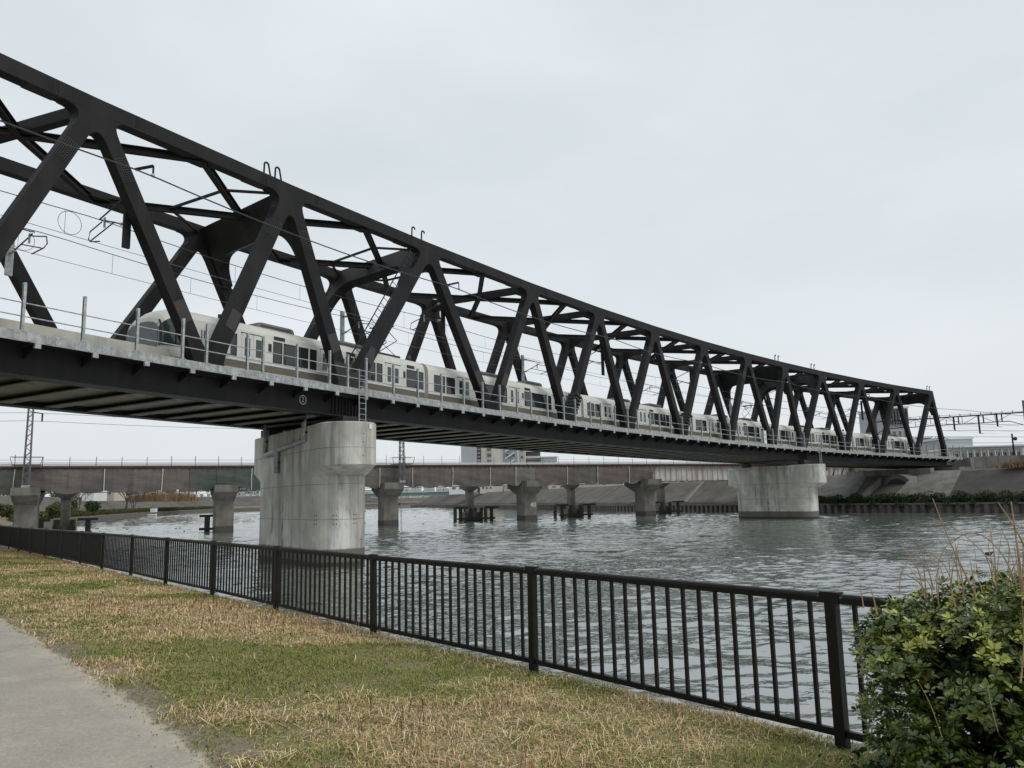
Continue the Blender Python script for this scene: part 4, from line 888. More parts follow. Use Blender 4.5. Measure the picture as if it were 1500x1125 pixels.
for k, d0 in enumerate((dB13+32, dB13+46, dB13+62, dB13+84, dB13+110, dB13+142)):
    facing('concrete_stair', 'pale concrete stair strip on the brown slope, '+['nearest the far pier', 'second from the far pier', 'third from the far pier', 'behind the middle old pier', 'behind the mast pier', 'at the far left end of the slope'][k], d0, d0+(1.0 if k < 5 else 3), 3.2, 12.1, 'pale_conc', .16, skew=4, cat='stairs', n=1, nb=10)
facing('slope_path', 'pale diagonal strip on the dark revetment at right', dB13-33, dB13-32, 3.2, 12, 'revet', .13, skew=3, cat='stairs', n=1, nb=8)
# culvert
cv = thing('culvert', 'arched culvert mouth in the slope under the far end of the truss bridge', 'culvert', tuple(FP(dB13+5, 5, 1.5)))
dC = dB13+5.2
def cvp(x, o_, z): return FP(dC+x, o_, z)
arch = [(-1.6, 1.4), (-1.6, 3.2)]+[(-1.6*math.cos(a), 3.2+1.5*math.sin(a)) for a in np.linspace(.25, PI-.25, 8)]+[(1.6, 3.2), (1.6, 1.4)]
MB().hexa([cvp(x, 8.2, z) for x, z in arch], [cvp(x, 8.26, z) for x, z in arch]).obj('opening', 'black', cv)
archo = [(-2.3, 1.4), (-2.3, 3.3)]+[(-2.3*math.cos(a), 3.3+2.05*math.sin(a)) for a in np.linspace(.25, PI-.25, 8)]+[(2.3, 3.3), (2.3, 1.4)]
MB().hexa([cvp(x, 8.28, z) for x, z in archo], [cvp(x, 11, z) for x, z in archo]).obj('headwall', 'old_conc', cv)
for sg in (-1, 1):
    pol = [(3.0, 1.3), (8.6, 1.3), (8.6, 5.0), (3.0, 2.3)]
    MB().hexa([cvp(sg*2.4, o_, z) for o_, z in pol], [cvp(sg*2.9, o_, z) for o_, z in pol]).obj('side_wall', 'abut_conc', cv)
MB().hexa([cvp(x, o_, 1.2) for x, o_ in ((-2.3, 2.9), (2.3, 2.9), (2.3, 8.2), (-2.3, 8.2))], [cvp(x, o_, z) for x, o_, z in ((-2.3, 2.9, 1.5), (2.3, 2.9, 1.5), (2.3, 8.2, 1.9), (-2.3, 8.2, 1.9))]).obj('channel_floor', 'revet_dark', cv)
# under-bridge abutment cheek walls
ck = thing('retaining_wall', 'stained concrete retaining wall between the abutment and the old bridge', 'wall', tuple(FP(dB13+8, 12, 5)))
for i in range(9):
    dA_ = dB13+1.6+i*1.7
    MB().hexa([FP(dA_, 11.2, 4.2), FP(dA_+1.64, 11.2, 4.2), FP(dA_+1.64, 12.2, 4.2), FP(dA_, 12.2, 4.2)], [FP(dA_, 11.2, 6.1), FP(dA_+1.64, 11.2, 6.1), FP(dA_+1.64, 12.2, 6.1), FP(dA_, 12.2, 6.1)]).obj('wall_panel', 'abut_conc', ck)

# ================================================================== FOLIAGE HELPERS
def leaf_cloud(name, centers, radii, n, size, cols, parent, squash=.8, seed=1, shell=.35, flat=None):
    g = np.random.default_rng(seed); C = np.array(centers); R = np.array(radii); wgt = R**2/np.sum(R**2)
    pk = g.choice(len(C), n, p=wgt); d = g.normal(size=(n, 3)); d /= np.linalg.norm(d, axis=1)[:, None]
    rr = R[pk]*(1-shell*g.random(n)**1.5)*g.uniform(.85, 1.12, n)
    P = C[pk]+d*rr[:, None]*np.array([1, 1, squash])
    a = g.normal(size=(n, 3)); a /= np.linalg.norm(a, axis=1)[:, None]; b_ = np.cross(a, d+.5*g.normal(size=(n, 3))); b_ /= np.linalg.norm(b_, axis=1)[:, None]+1e-9
    sz = size*g.uniform(.6, 1.4, n)[:, None]
    V_ = np.stack([P-a*sz*.5, P+b_*sz*.35, P+a*sz*.5, P-b_*sz*.35], 1).reshape(-1, 3)
    F_ = np.arange(4*n).reshape(n, 4); cc = np.array(cols)[g.integers(0, len(cols), n)]*g.uniform(.7, 1.25, n)[:, None]
    o = lump(name, V_-np.array(parent.location), F_, 'blade', parent, np.repeat(cc, 4, 0)); o['kind'] = 'stuff'; return o
ORD = 'first second third fourth fifth sixth seventh eighth ninth tenth eleventh twelfth thirteenth fourteenth fifteenth sixteenth seventeenth eighteenth nineteenth twentieth twenty-first twenty-second twenty-third twenty-fourth twenty-fifth twenty-sixth twenty-seventh twenty-eighth twenty-ninth thirtieth thirty-first thirty-second thirty-third thirty-fourth thirty-fifth'.split()
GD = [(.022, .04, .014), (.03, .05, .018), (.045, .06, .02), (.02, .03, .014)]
GO = [(.07, .085, .02), (.1, .1, .03), (.05, .065, .02), (.04, .05, .016)]
BR = [(.2, .13, .06), (.28, .19, .09), (.16, .1, .05)]
# ivy bushes on the far bank ledge
dv = dB13-60; k = 0
while dv < dB13+24:
    wlen = R_.uniform(3.2, 5.0)
    if not (dB13+7.2 < dv+wlen/2 < dB13+8.8):
        p0 = FP(dv+wlen/2, 1.8, 1.2)
        t_ = thing('ivy_bush', ORD[k]+' ivy bush from the right on the far river wall', 'bush', tuple(p0), 'ivy bushes along the far river wall')
        cs = [tuple(FP(dv+wlen*(i2+.5)/11, 1.9+R_.uniform(-.7, .6), 1.75+R_.uniform(-.4, .45))) for i2 in range(11)]
        cs += [tuple(FP(dv+wlen*R_.random(), .25, R_.uniform(.9, 1.35))) for _ in range(3)]
        leaf_cloud('foliage', cs, [R_.uniform(.55, .95) for _ in range(11)]+[.55]*3, 2400, .19, GD, t_, seed=100+k)
        st = MB()
        for _ in range(3): a = FP(dv+wlen*R_.random(), 1.9, 1.1); st.tube([a, a+Vector((R_.uniform(-.3, .3), R_.uniform(-.3, .3), .8))], .05, 5, .02)
        st.obj('stem', 'bark', t_)
        k += 1
    dv += wlen*.86
# dry brown scrub on the right levee and hedges on the left bank
def tuft(lab, p, r, h, n, cols, seed, name='dry_scrub', cat='scrub', group='dry scrub on the levee'):
    t_ = thing(name, lab, cat, tuple(p), group); g = np.random.default_rng(seed)
    b = np.c_[g.normal(0, r*.5, n), g.normal(0, r*.35, n), np.zeros(n)]; tip = b+np.c_[g.normal(0, .35*h, n), g.normal(0, .35*h, n), h*g.uniform(.5, 1.1, n)]
    wv_ = np.c_[g.normal(size=(n, 2)), np.zeros(n)]; wv_ /= np.linalg.norm(wv_, axis=1)[:, None]; wv_ *= .05
    V_ = np.stack([b-wv_, b+wv_, tip], 1).reshape(-1, 3); cc = np.array(cols)[g.integers(0, len(cols), n)]*g.uniform(.7, 1.2, n)[:, None]
    o = lump('stalks', V_, np.arange(3*n).reshape(n, 3), 'blade', t_, np.repeat(cc, 3, 0)); o['kind'] = 'stuff'
for k in range(15):
    o_ = 12.3+.9*(k % 3); p = FP(dB13-9-k*2.6, o_, 5.65)
    tuft(ORD[k]+' brown dry scrub patch right of the abutment on the levee crest', p, 2.6, 1.5 if k % 2 else 1.0, 900, BR, 300+k)
def NP(d0, off, z):
    p, u = line_pt(NEAR_LINE, d0); return p+Vector((-u.y, u.x, 0))*off+Vector((0, 0, z))
def dist_near(x, y): return min((math.dist((x, y), line_pt(NEAR_LINE, d)[0][:2]), d) for d in np.arange(1, 900, 1.0))[1]
d1 = dist_near(-97, 165); k = 0
dv = d1-48
while dv < d1+255:
    wl = 10+4*R_.random(); p0 = NP(dv+wl/2, 1.5, 1.3)
    t_ = thing('clipped_hedge', ORD[k]+' clipped hedge section along the left quay, counted from the near end', 'hedge', tuple(p0), 'hedge sections along the left quay')
    cs = [tuple(NP(dv+wl*i/8, 1.5+R_.uniform(-.4, .4), 1.95+R_.uniform(-.1, .1))) for i in range(9)]
    leaf_cloud('foliage', cs, [1.0]*9, 1600, .3, GO, t_, seed=500+k, squash=.85)
    MB().tube([tuple(p0), tuple(p0+Vector((0, 0, .8)))], .08, 5).obj('stem', 'bark', t_); dv += wl*.98; k += 1
def shrub(lab, x, y, z, r, cols, seed, n=1800):
    t_ = thing('round_shrub', lab, 'shrub', (x, y, z), 'rounded shrubs on the left bank'); g = random.Random(seed)
    cs = [(x+g.uniform(-.5, .5)*r, y+g.uniform(-.5, .5)*r, z+r*.75+g.uniform(-.25, .25)*r) for _ in range(7)]
    leaf_cloud('foliage', cs, [r*g.uniform(.45, .75) for _ in cs], n, .32, cols, t_, seed=seed)
    MB().tube([(x, y, z-.2), (x, y, z+r*.6)], .1, 6).obj('stem', 'bark', t_)
def pxp(px, d, z):   # plan point seen in that direction
    k = (px-750)/1127; return k*d, d
for k, (px, d, r, z, lab, cols) in enumerate(((7, 150, 1.9, 2.0, 'dark round shrub at the left edge under the old bridge', GD), (83, 158, 1.8, 2.0, 'olive shrub left of the slender column', GO), (97, 160, 2.3, 2.0, 'broad yellow green shrub behind the hedge', GO), (143, 172, 1.9, 2.0, 'small dark dome shrub above the hedge', GD), (18, 140, 1.6, 1.8, 'green shrub beside the leftmost old pier', GO))):
    x, y = pxp(px, d, z); shrub(lab, x, y, z, r, cols, 700+k)
def bare_tree(lab, x, y, z, h, seed):
    t_ = thing('bare_tree', lab, 'tree', (x, y, z), 'leafless trees on the left bank'); g = random.Random(seed); tr = MB(); cr_ = MB()
    def grow(p, d, L, r, lev):
        q = p+d*L; (tr if lev < 2 else cr_).tube([p, p+d*L*.5+Vector((g.uniform(-.05, .05)*L, 0, 0)), q], r, 5, r*.6)
        if lev < 5:
            for _ in range(3 if lev < 3 else 2):
                nd = (d+Vector((g.uniform(-.8, .8), g.uniform(-.8, .8), g.uniform(-.1, .5)))).normalized(); grow(q, nd, L*g.uniform(.6, .8), r*.58, lev+1)
    for _ in range(3): grow(Vector((x+g.uniform(-.4, .4), y, z)), Vector((g.uniform(-.35, .35), g.uniform(-.3, .3), 1)).normalized(), h*.28, .16, 0)
    tr.obj('trunk', 'bark', t_); cr_.obj('crown', 'bark', t_)
for k, (px, d, h, lab) in enumerate(((186, 205, 9, 'bare multi-stemmed tree on the left bank, the larger one'), (197, 212, 7, 'bare tree just right of the larger bare tree'), (118, 230, 8, 'bare tree behind the slender column at left'), (105, 236, 7, 'faint bare tree left of the white house'))):
    x, y = pxp(px, d, 2); bare_tree(lab, x, y, 2.3, h, 40+k)
for k, (px, d) in enumerate(((222, 300), (236, 310), (248, 318), (262, 322), (208, 300), (272, 330))):
    x, y = pxp(px, d, 2); tuft(ORD[k]+' tall tan reed clump on the left bank', (x, y, 5.2), 5.5, 4.5, 900, BR+[(.3, .22, .12)], 800+k, 'reed_bed', 'reeds', 'reed clumps on the left bank')
for k in range(17):
    px = -12+k*25; d = 290+R_.uniform(-15, 50); x, y = pxp(px, d, 2)
    t_ = thing('levee_tree', ORD[k]+' scrubby tree from the left on the left levee crest', 'tree', (x, y, 8.5), 'scrubby trees on the left levee')
    cs = [(x+R_.uniform(-4, 4), y+R_.uniform(-2, 2), 8.6+R_.uniform(.3, 2.4)) for _ in range(7)]
    leaf_cloud('crown', cs, [R_.uniform(1.4, 2.4) for _ in cs], 700, .55, [(.09, .08, .05), (.12, .1, .06), (.06, .07, .035), (.16, .12, .07)], t_, seed=1200+k); MB().tube([(x, y, 7.5), (x, y, 10)], .2, 5).obj('trunk', 'bark', t_)
# far tree belt, green road bridge, distant houses
for k in range(22):
    x = -330+k*30+R_.uniform(-8, 8); y = 760+R_.uniform(-30, 60); h = R_.uniform(4, 8)
    t_ = thing('distant_tree', 'hazy tree in the far line beyond the green bridge', 'tree', (x, y, 5), 'far trees up river')
    cs = [(x+R_.uniform(-6, 6), y, 5+h*R_.uniform(.5, .9)) for _ in range(6)]
    leaf_cloud('crown', cs, [R_.uniform(3, 5) for _ in cs], 500, 1.3, [(.06, .07, .05), (.09, .085, .06)], t_, seed=900+k); MB().tube([(x, y, 4), (x, y, 5+h*.6)], .3, 5).obj('trunk', 'bark', t_)
gb = thing('green_bridge', 'distant pale green road bridge up river under the old bridge', 'bridge', (-120, 560, 0))
MB().box((-330, 556, 6.4), (30, 566, 8.6)).obj('girder', 'green_steel', gb); MB().box((-330, 555, 8.61), (30, 567, 9.2)).obj('deck', 'bld_grey', gb)
MB().box((-330, 555.2, 11.2), (30, 555.5, 11.45)).obj('rail_cap', 'bld_white', gb)
for x in range(-330, 30, 5): MB().box((x, 555.1, 9.2), (x+2.4, 555.45, 11.2)).obj('parapet_panel', 'bld_grey', gb)
for x in (-240, -170, -97, -30): MB().box((x, 557, -1), (x+6, 565, 6.4)).obj('pier', 'bld_grey', gb)

# ================================================================== BUILDINGS
def windows(t_, x0, x1, z0, z1, y, nx2, nz2, wfx=.55, wfz=.5, mat='glass_bld', fm='bld_white'):
    for i in range(nx2):
        for j in range(nz2):
            cx_ = x0+(x1-x0)*(i+.5)/nx2; cz = z0+(z1-z0)*(j+.5)/nz2; hx_, hz = (x1-x0)/nx2*wfx/2, (z1-z0)/nz2*wfz/2
            f_ = MB().box((cx_-hx_, y-.12, cz-hz), (cx_+hx_, y-.002, cz+hz)).obj('window', fm, t_); MB().box((cx_-hx_*.86, y-.15, cz-hz*.86), (cx_+hx_*.86, y-.125, cz+hz*.86)).obj('pane', mat, f_)
def bld(lab, px0, px1, ztop, d, mat, nx2=0, nz2=0, name='apartment_block', dep=14, zb=5.8, roof=True, wz=None):
    x0, x1 = (px0-750)/1127*d, (px1-750)/1127*d
    t_ = thing(name, lab, 'building', ((x0+x1)/2, d, zb)); MB().box((x0, d, zb-.5), (x1, d+dep, ztop)).obj('wall', mat, t_)
    if roof: MB().box((x0-.25, d-.25, ztop+.01), (x1+.25, d+dep+.2, ztop+.5)).obj('roof', 'bld_white' if mat != 'bld_white' else 'bld_grey', t_)
    if nx2: windows(t_, x0+.5, x1-.5, (wz or zb+1), ztop-.6, d, nx2, nz2)
    return t_, x0, x1
bld('blank grey apartment tower end wall above the old bridge', 673, 696, 31, 330, 'bld_grey', 0, 0)
t_, x0, x1 = bld('dark open stair tower beside the grey tower', 696.5, 701, 30, 331, 'bld_dark', 0, 0)
for z in np.arange(8, 29, 1.6): MB().box((x0, 330.4, z), (x1, 330.9, z+.35)).obj('stair_landing', 'bld_grey', t_)
t_, x0, x1 = bld('cream apartment block with a brown window strip', 702, 733, 30, 332, 'bld_cream')
MB().box((x0+2.6, 331.8, 7), (x0+4.6, 331.95, 29)).obj('window_strip', 'bld_beige', t_)
for z in np.arange(8, 28, 2.6): MB().box((x0+2.8, 331.6, z), (x0+4.4, 331.78, z+1.4)).obj('window', 'glass_bld', t_)
t_, x0, x1 = bld('blue grey building with white outside stairs', 734, 756, 27, 334, 'bld_blue', 2, 6)
for z in np.arange(8, 24, 3): MB().beam((x0+1, 332.8, z), (x1-1.5, 332.8, z+2.6), .8, .5).obj('stair_flight', 'bld_white', t_)
bld('beige narrow apartment block above the old bridge', 757, 767, 26, 336, 'bld_beige', 1, 6)
t_, x0, x1 = bld('apartment block with dark balconies above the old bridge', 768, 789, 25, 338, 'bld_dark')
for z in np.arange(8.5, 25, 2.9): MB().box((x0-.2, 336.8, z), (x1+.2, 337.9, z+1.0)).obj('balcony', 'bld_cream', t_)
bld('grey block with two window rows right of the balconies', 790, 813, 20, 330, 'bld_blue', 3, 4)
bld('white stepped house row above the old bridge', 800, 835, 16.4, 318, 'bld_white', 4, 2)
bld('long cream low building above the old bridge', 836, 905, 17, 340, 'bld_cream', 8, 2)
bld('pale warehouse roof between the cream building and the bridge', 906, 990, 14.8, 350, 'bld_white', 9, 1)
bld('pale low building seen above the netting end', 985, 1090, 12.5, 330, 'bld_cream', 8, 1)
# right side: station, white hall, dark glass block
bld('blank pale hall behind the end of the truss bridge', 1378, 1421, 14.2, 178, 'bld_grey', 0, 0, 'station_hall', dep=10)
t_, x0, x1 = bld('long low station building with columns right of the truss bridge', 1386, 1492, 11.3, 170, 'bld_cream', 0, 0, 'station_building', dep=8)
for i in range(11):
    xx = x0+.4+(x1-x0-.8)*i/10; MB().box((xx-.12, 169.2, 5.8), (xx+.12, 169.4, 11.2)).obj('column', 'bld_white', t_)
    if i < 10:
        MB().box((xx+.25, 169.85, 9.2), (xx+1.3, 169.98, 10.6)).obj('window', 'glass_bld', t_); MB().box((xx+.2, 169.8, 7.9), (xx+1.4, 169.96, 8.9)).obj('panel', 'bld_beige', t_)
MB().box((x0-.6, 168.6, 11.81), (x1+.6, 170.5, 12.1)).obj('canopy', 'bld_white', t_)
bld('white block with dark windows at the right edge', 1484, 1530, 11.9, 172, 'bld_white', 4, 2, 'station_annex', dep=8, wz=8.4)
t_, x0, x1 = bld('grey building with dark slatted top behind the far truss', 1293, 1331, 24.5, 205, 'bld_grey', 4, 4, 'office_block')
for i in range(9): xx = x0+(x1-x0)*i/9; MB().box((xx, 204.3, 20.3), (xx+.4, 204.9, 24.2)).obj('fin', 'bld_dark', t_)
bld('lower grey building cluster behind the train tail', 1262, 1292, 15.5, 210, 'bld_blue', 4, 2, 'office_block')
bld('pale building behind the rear train car, right of the slatted block', 1332, 1362, 17, 215, 'bld_grey', 4, 3, 'office_block')
bld('pale flats seen through the far truss', 1190, 1225, 19, 260, 'bld_grey', 5, 4)
bld('hazy flats left of the far portal', 1226, 1260, 17.5, 255, 'bld_white', 5, 3)
bld('pale house on the left levee behind bare trees', 122, 139, 10.2, 250, 'bld_white', 3, 1, 'levee_house', dep=8, zb=6)
bld('tan shed on the left levee beside the reeds', 141, 168, 10, 262, 'bld_beige', 3, 1, 'levee_shed', dep=8, zb=6)
for k, (a, c, z, mt_) in enumerate(((850, 872, 8.2, 'bld_beige'), (700, 720, 8.6, 'bld_cream'), (735, 757, 8.0, 'bld_beige'), (655, 690, 9, 'bld_white'), (800, 838, 8.2, 'bld_cream'))):
    bld('small house on the far levee under the old bridge, '+['rightmost', 'middle', 'right of the middle one', 'leftmost and palest', 'broad cream'][k], a, c, z, 300 if k != 0 else 240, mt_, 3, 1, 'levee_house', dep=6, zb=5.6)
for k in range(30):
    px = 330+k*18; h = 12.5+5.5*R_.random(); bld(ORD[k]+' distant building from the left in the skyline behind the green bridge', px, px+R_.uniform(12, 17), h, 680+R_.uniform(-40, 60), R_.choice(['bld_beige', 'bld_cream', 'bld_grey', 'bld_blue', 'bld_white', 'revet']), 3, 2, 'distant_building')[0]['group'] = 'distant skyline buildings'
# right-hand fence wall along the track
rw = thing('track_wall', 'long grey parapet wall along the railway at the right edge', 'wall', (75, 128, 5.7))
for i in range(24):
    a = Vector((70.5+1.55*i, 118.5-.45*i, 0)); c = a+Vector((1.5, -.435, 0))
    MB().beam(a+Vector((0, 0, 6.7)), c+Vector((0, 0, 6.7)), .25, 2.2).obj('wall_panel', 'abut_conc', rw)
    MB().beam(a+Vector((0, 0, 7.8)), a+Vector((0, 0, 8.9)), .08, .08).obj('fence_post', 'galv', rw)
# catenary gantry, right
gt = thing('catenary_gantry', 'steel truss catenary gantry with hanging arms at the right edge', 'gantry', (83, 125, 6))
ga, gc = Vector((72, 131.5, 0)), Vector((83.3, 124.9, 0)); gd = (gc-ga).normalized(); GL = (gc-ga).length
def G(x, z): return ga+gd*x+Vector((0, 0, z))
MB().tube([G(GL, 5), G(GL, 17.0)], .22, 10, .18).obj('pole', 'old_conc', gt); MB().tube([G(-9, 5), G(-9, 16)], .22, 10, .18).obj('pole', 'old_conc', gt)
MB().beam(G(-9, 15.0), G(GL+.6, 15.05), .16, .2).obj('upper_chord', 'steel', gt); MB().beam(G(-7.5, 13.7), G(GL-2.2, 13.75), .12, .12).obj('lower_chord', 'steel', gt)
mb = MB()
for i in range(8): x = -7.5+2.35*i; mb.beam(G(x, 13.7), G(x, 15), .06, .06).beam(G(x, 13.7 if i % 2 else 15), G(x+2.35, 15 if i % 2 else 13.7), .07, .07)
mb.beam(G(GL-2.2, 13.75), G(GL, 12.9), .1, .1).beam(G(-7.5, 13.7), G(-9, 12.9), .1, .1); mb.obj('web_member', 'steel', gt)
for x, z in ((3.0, 12.8), (6.6, 12.0), (9.2, 13.0)):
    MB().beam(G(x, 15), G(x, z), .2, .2).beam(G(x, z), G(x+.6, z-.15), .06, .06).obj('drop_arm', 'steel', gt)
    MB().beam(G(x+.7, 15), G(x+.7, 13.7), .14, .14).obj('drop_frame', 'steel', gt)
for i in range(14): MB().tube([G(-8+1.5*i, 15.1), G(-8+1.5*i, 15.5)], .09, 6).obj('pin_insulator', 'insul', gt)
sp = thing('signal_post', 'short dark post with a lamp above the station roof', 'post', (109, 166, 6)); MB().tube([(106.8, 165, 6), (106.8, 165, 14.3)], .17, 6).obj('pole', 'steel', sp); MB().ball((107.4, 165, 13.2), .4).obj('lamp_head', 'black', sp)
an = thing('aerial_mast', 'small roof aerial mast with curled arms in front of the pale hall', 'mast', (91, 160, 6)); MB().tube([(88.6, 160, 6), (88.6, 160, 13.2)], .16, 6).obj('pole', 'steel', an)
for a in np.linspace(.3, 2.8, 6): MB().tube([(88.6, 160, 13.0), (88.6+1.0*math.cos(a), 160, 13.3+.6*math.sin(a)), (88.6+1.8*math.cos(a), 160, 13.0+.5*math.sin(a))], .05, 5).obj('arm', 'steel', an)
for k, (z0, z1, y0, y1) in enumerate(((13.0, 12.2, 119, 118), (12.0, 11.4, 119, 116), (11.2, 10.6, 121, 117), (15.2, 17.5, 131, 122), (10.4, 10.2, 124, 118))):
    pts = [Vector((66+60*i/20, y0+(y1-y0)*i/20, z0+(z1-z0)*i/20-.5*math.sin(PI*i/20))) for i in range(21)]
    tag(MB().tube(pts, .03, 4).obj('overhead_wire', 'wire_thin'), 'thin overhead wire right of the bridge, '+['second', 'third', 'fourth', 'top', 'lowest'][k]+' from the top' if k != 3 and k != 4 else 'thin overhead wire right of the bridge, '+('topmost' if k == 3 else 'lowest'), 'wire')

# ================================================================== WATER BIRDS
def duck(lab, x, y, z, h, group, seed):
    t_ = thing('water_bird', lab, 'bird', (x, y, z), group); c, s_ = math.cos(h), math.sin(h)
    k_ = .62
    def q(a, b_, zz): return (x+(a*c-b_*s_)*k_, y+(a*s_+b_*c)*k_, z+zz*k_)
    MB().tube([q(-.26, 0, .12), q(-.15, 0, .09), q(.05, 0, .08), q(.2, 0, .1), q(.27, 0, .12)], .07, 8, .045).ball(q(0, 0, .07), .1, 1.3, 1.3, .7).tube([q(.2, 0, .1), q(.27, 0, .22), q(.3, 0, .27)], .03, 6).ball(q(.31, 0, .29), .047).tube([q(.36, 0, .28), q(.46, 0, .26)], .025, 5, .008).obj('body', 'feather', t_, smooth=True)
for k in range(26):
    y = R_.uniform(95, 190); x = (R_.uniform(100, 375)-750)/1127*y; duck('dark duck floating on the river beyond the left railing', x, y, -.03, R_.uniform(0, 6), 'ducks floating on the river at left', k)
for k in range(6):
    y = R_.uniform(100, 170); x = (R_.uniform(590, 760)-750)/1127*y; duck('dark duck floating between the old bridge piers', x, y, -.03, R_.uniform(0, 6), 'ducks floating between the old piers', k)
for k in range(5): p = O(35.6-2.6+.5*k, 7.9, 2.1); duck('dark bird perched on the timber fender in mid river', p.x, p.y, p.z, R_.uniform(0, 6), 'birds perched on the mid river fender', k)
bx_, by_ = (226-750)/1127*285, 285
wb = MB().box((bx_-1.0, by_, 1.2), (bx_+1.0, by_+1.2, 2.6)).box((bx_-1.5, by_-1.2, .1), (bx_+1.5, by_, .6)).obj('landing_block', 'white'); tag(wb, 'small white landing block on the left quay edge', 'landing')

# ================================================================== NEAR RAILING
fpts = [(6.9, .2), (4.6, 3.1), (2.35, 5.95), (.16, 8.71), (-2.04, 11.25), (-4.27, 14.02), (-6.42, 16.65), (-8.5, 19.09), (-10.56, 21.56), (-12.64, 23.98), (-14.6, 26.3), (-16.58, 28.61), (-18.45, 30.7), (-20.5, 33.1), (-22.6, 35.6), (-24.6, 38.0), (-26.7, 40.5), (-28.8, 43.0), (-31, 45.6), (-33.1, 48.4)]
ZFT = EYE-.77
fence = thing('river_railing', 'long black metal railing with slim vertical bars along the river edge', 'railing', (2.35, 5.95, FB))
RP = [(-.03, -.04), (.03, -.04), (.033, .005), (.026, .022), (.012, .03), (-.012, .03), (-.026, .022), (-.033, .005)]
dfl = NR.normal(0, .012, len(fpts))
for k, (x, y) in enumerate(fpts):
    a = Vector((x, y, 0)); nb_ = Vector((*fpts[min(k+1, len(fpts)-1)], 0)); pv = Vector((*fpts[max(k-1, 0)], 0)); u = (nb_-pv).normalized(); lean = Vector((u.x, u.y, 0))*(dfl[k]+(.06 if k == 8 else 0)+(-.012 if k == 2 else 0))
    MB().beam(a+Vector((0, 0, FB-.2)), a+lean+Vector((0, 0, ZFT+.005)), .085, .07, side=u, up=u).obj('post', 'fence_black', fence)
    cpv = a+lean+Vector((0, 0, ZFT-.02)); MB().beam(cpv-u*.075, cpv+u*.075, .074, .076).obj('rail_sleeve', 'fence_black', fence)
    if k >= 1:
        for sg in (-.09, .09): q = cpv+u*sg+Vector((u.y, -u.x, 0))*(-.03); MB().ball(q, .012, n=6, m=4).obj('rail_bolt', 'fence_scuff', fence)
    if k < len(fpts)-1:
        c = nb_; u2 = (c-a).normalized(); L = (c-a).length
        p0, p1 = a+u2*.04+Vector((0, 0, ZFT-.025)), c-u2*.04+Vector((0, 0, ZFT-.025))
        MB().hexa([p0+Vector((u2.y*x_, -u2.x*x_, z_)) for x_, z_ in RP], [p1+Vector((u2.y*x_, -u2.x*x_, z_)) for x_, z_ in RP]).obj('top_rail', 'fence_black', fence)
        MB().beam(a+u2*.04+Vector((0, 0, FB+.085)), c-u2*.04+Vector((0, 0, FB+.085)), .04, .05).obj('bottom_rail', 'fence_black', fence)
        nbar = 19 if k < 16 else 0
        if k == 0: nbar = 0
        for j in range(nbar):
            q = a+u2*L*(j+1)/(nbar+1)
            MB().beam(q+Vector((0, 0, FB+.11)), q+Vector((0, 0, ZFT-.06)), .028, .028, side=u2, up=u2).obj('bar', 'fence_black', fence)
        if k >= 16:
            mb = MB()
            for j in range(19): q = a+u2*L*(j+1)/20; mb.beam(q+Vector((0, 0, FB+.11)), q+Vector((0, 0, ZFT-.06)), .028, .028, side=u2, up=u2)
            mb.obj('bar_run', 'fence_black', fence, kind='stuff')
# concrete kerb beneath the railing, cast in lengths
kb = thing('quay_kerb', 'pale concrete kerb under the black railing', 'kerb', (2.35, 5.95, FB-.3))
for k in range(len(fpts)-1):
    a, c = Vector((*fpts[k], 0)), Vector((*fpts[k+1], 0)); u2 = (c-a).normalized(); nn_ = Vector((u2.y, -u2.x, 0))
    MB().beam(a+u2*.01+nn_*.2+Vector((0, 0, FB-.37)), c-u2*.01+nn_*.2+Vector((0, 0, FB-.37)), .3, .36).obj('kerb_block', 'kerb', kb)

# ================================================================== PATH, LAWN, PLANTS
fd = (Vector((-18.45, 30.7, 0))-Vector((2.35, 5.95, 0))).normalized(); fn = Vector((-fd.y, fd.x, 0))   # along / away from river
def lawn_z(off):
    xs_ = [-.31, .25, .6, 1.5, 2.6, 4, 6, 9, 14, 22]; zz_ = [FB-.03, FB-.01, FB+.02, FB+.08, FB+.13, FB+.17, FB+.2, FB+.22, FB+.25, FB+.4]
    return np.interp(off, xs_, zz_)
F0 = Vector((2.35, 5.95, 0))
def to_ao(x, y): return (x-F0.x)*fd.x+(y-F0.y)*fd.y, (x-F0.x)*fn.x+(y-F0.y)*fn.y
edge_px = [(-1.2, 4.2), (-1.85, 5.1), (-2.55, 6.05), (-3.45, 7.15), (-4.3, 8.1), (-5.2, 9.2), (-6.6, 10.8), (-8.2, 12.6), (-11, 16.0), (-16, 22.3), (-24, 32.5), (-40, 54)]
edge_ao = [to_ao(*p) for p in edge_px]
ea = [e[0] for e in edge_ao]; eo = [e[1] for e in edge_ao]
def edge_off(a): return np.interp(a, ea, eo)
def wob(a, k=1.): return .07*math.sin(a*1.7*k+1)+.05*math.sin(a*4.3*k)+.03*math.sin(a*9.1*k+2)+.02*math.sin(a*21*k)
def AO(a, o, z): p = F0+fd*a+fn*o; return (p.x, p.y, z)
aa = np.linspace(-14, 60, 420)
vs_ = []; ec = []
aa = np.linspace(-14, 60, 900)
for i, a in enumerate(aa):
    e = edge_off(a)+wob(a)*.35
    for o_, q_ in ((e-.3, 1.2), (e-.1, 1.1), (e+.02, .85), (e+.1, .5), (e+.28, .3), (e+.6, .12), (e+1.6, 0), (e+3.4, 0)): vs_.append(AO(a, o_, lawn_z(o_)+.009)); ec += [q_, q_, q_, 1]
pm = MB(); pm.add(vs_, [(i*8+j, i*8+j+1, (i+1)*8+j+1, (i+1)*8+j) for i in range(len(aa)-1) for j in range(7)]); po = pm.obj('path', 'path'); po['kind'] = 'structure'
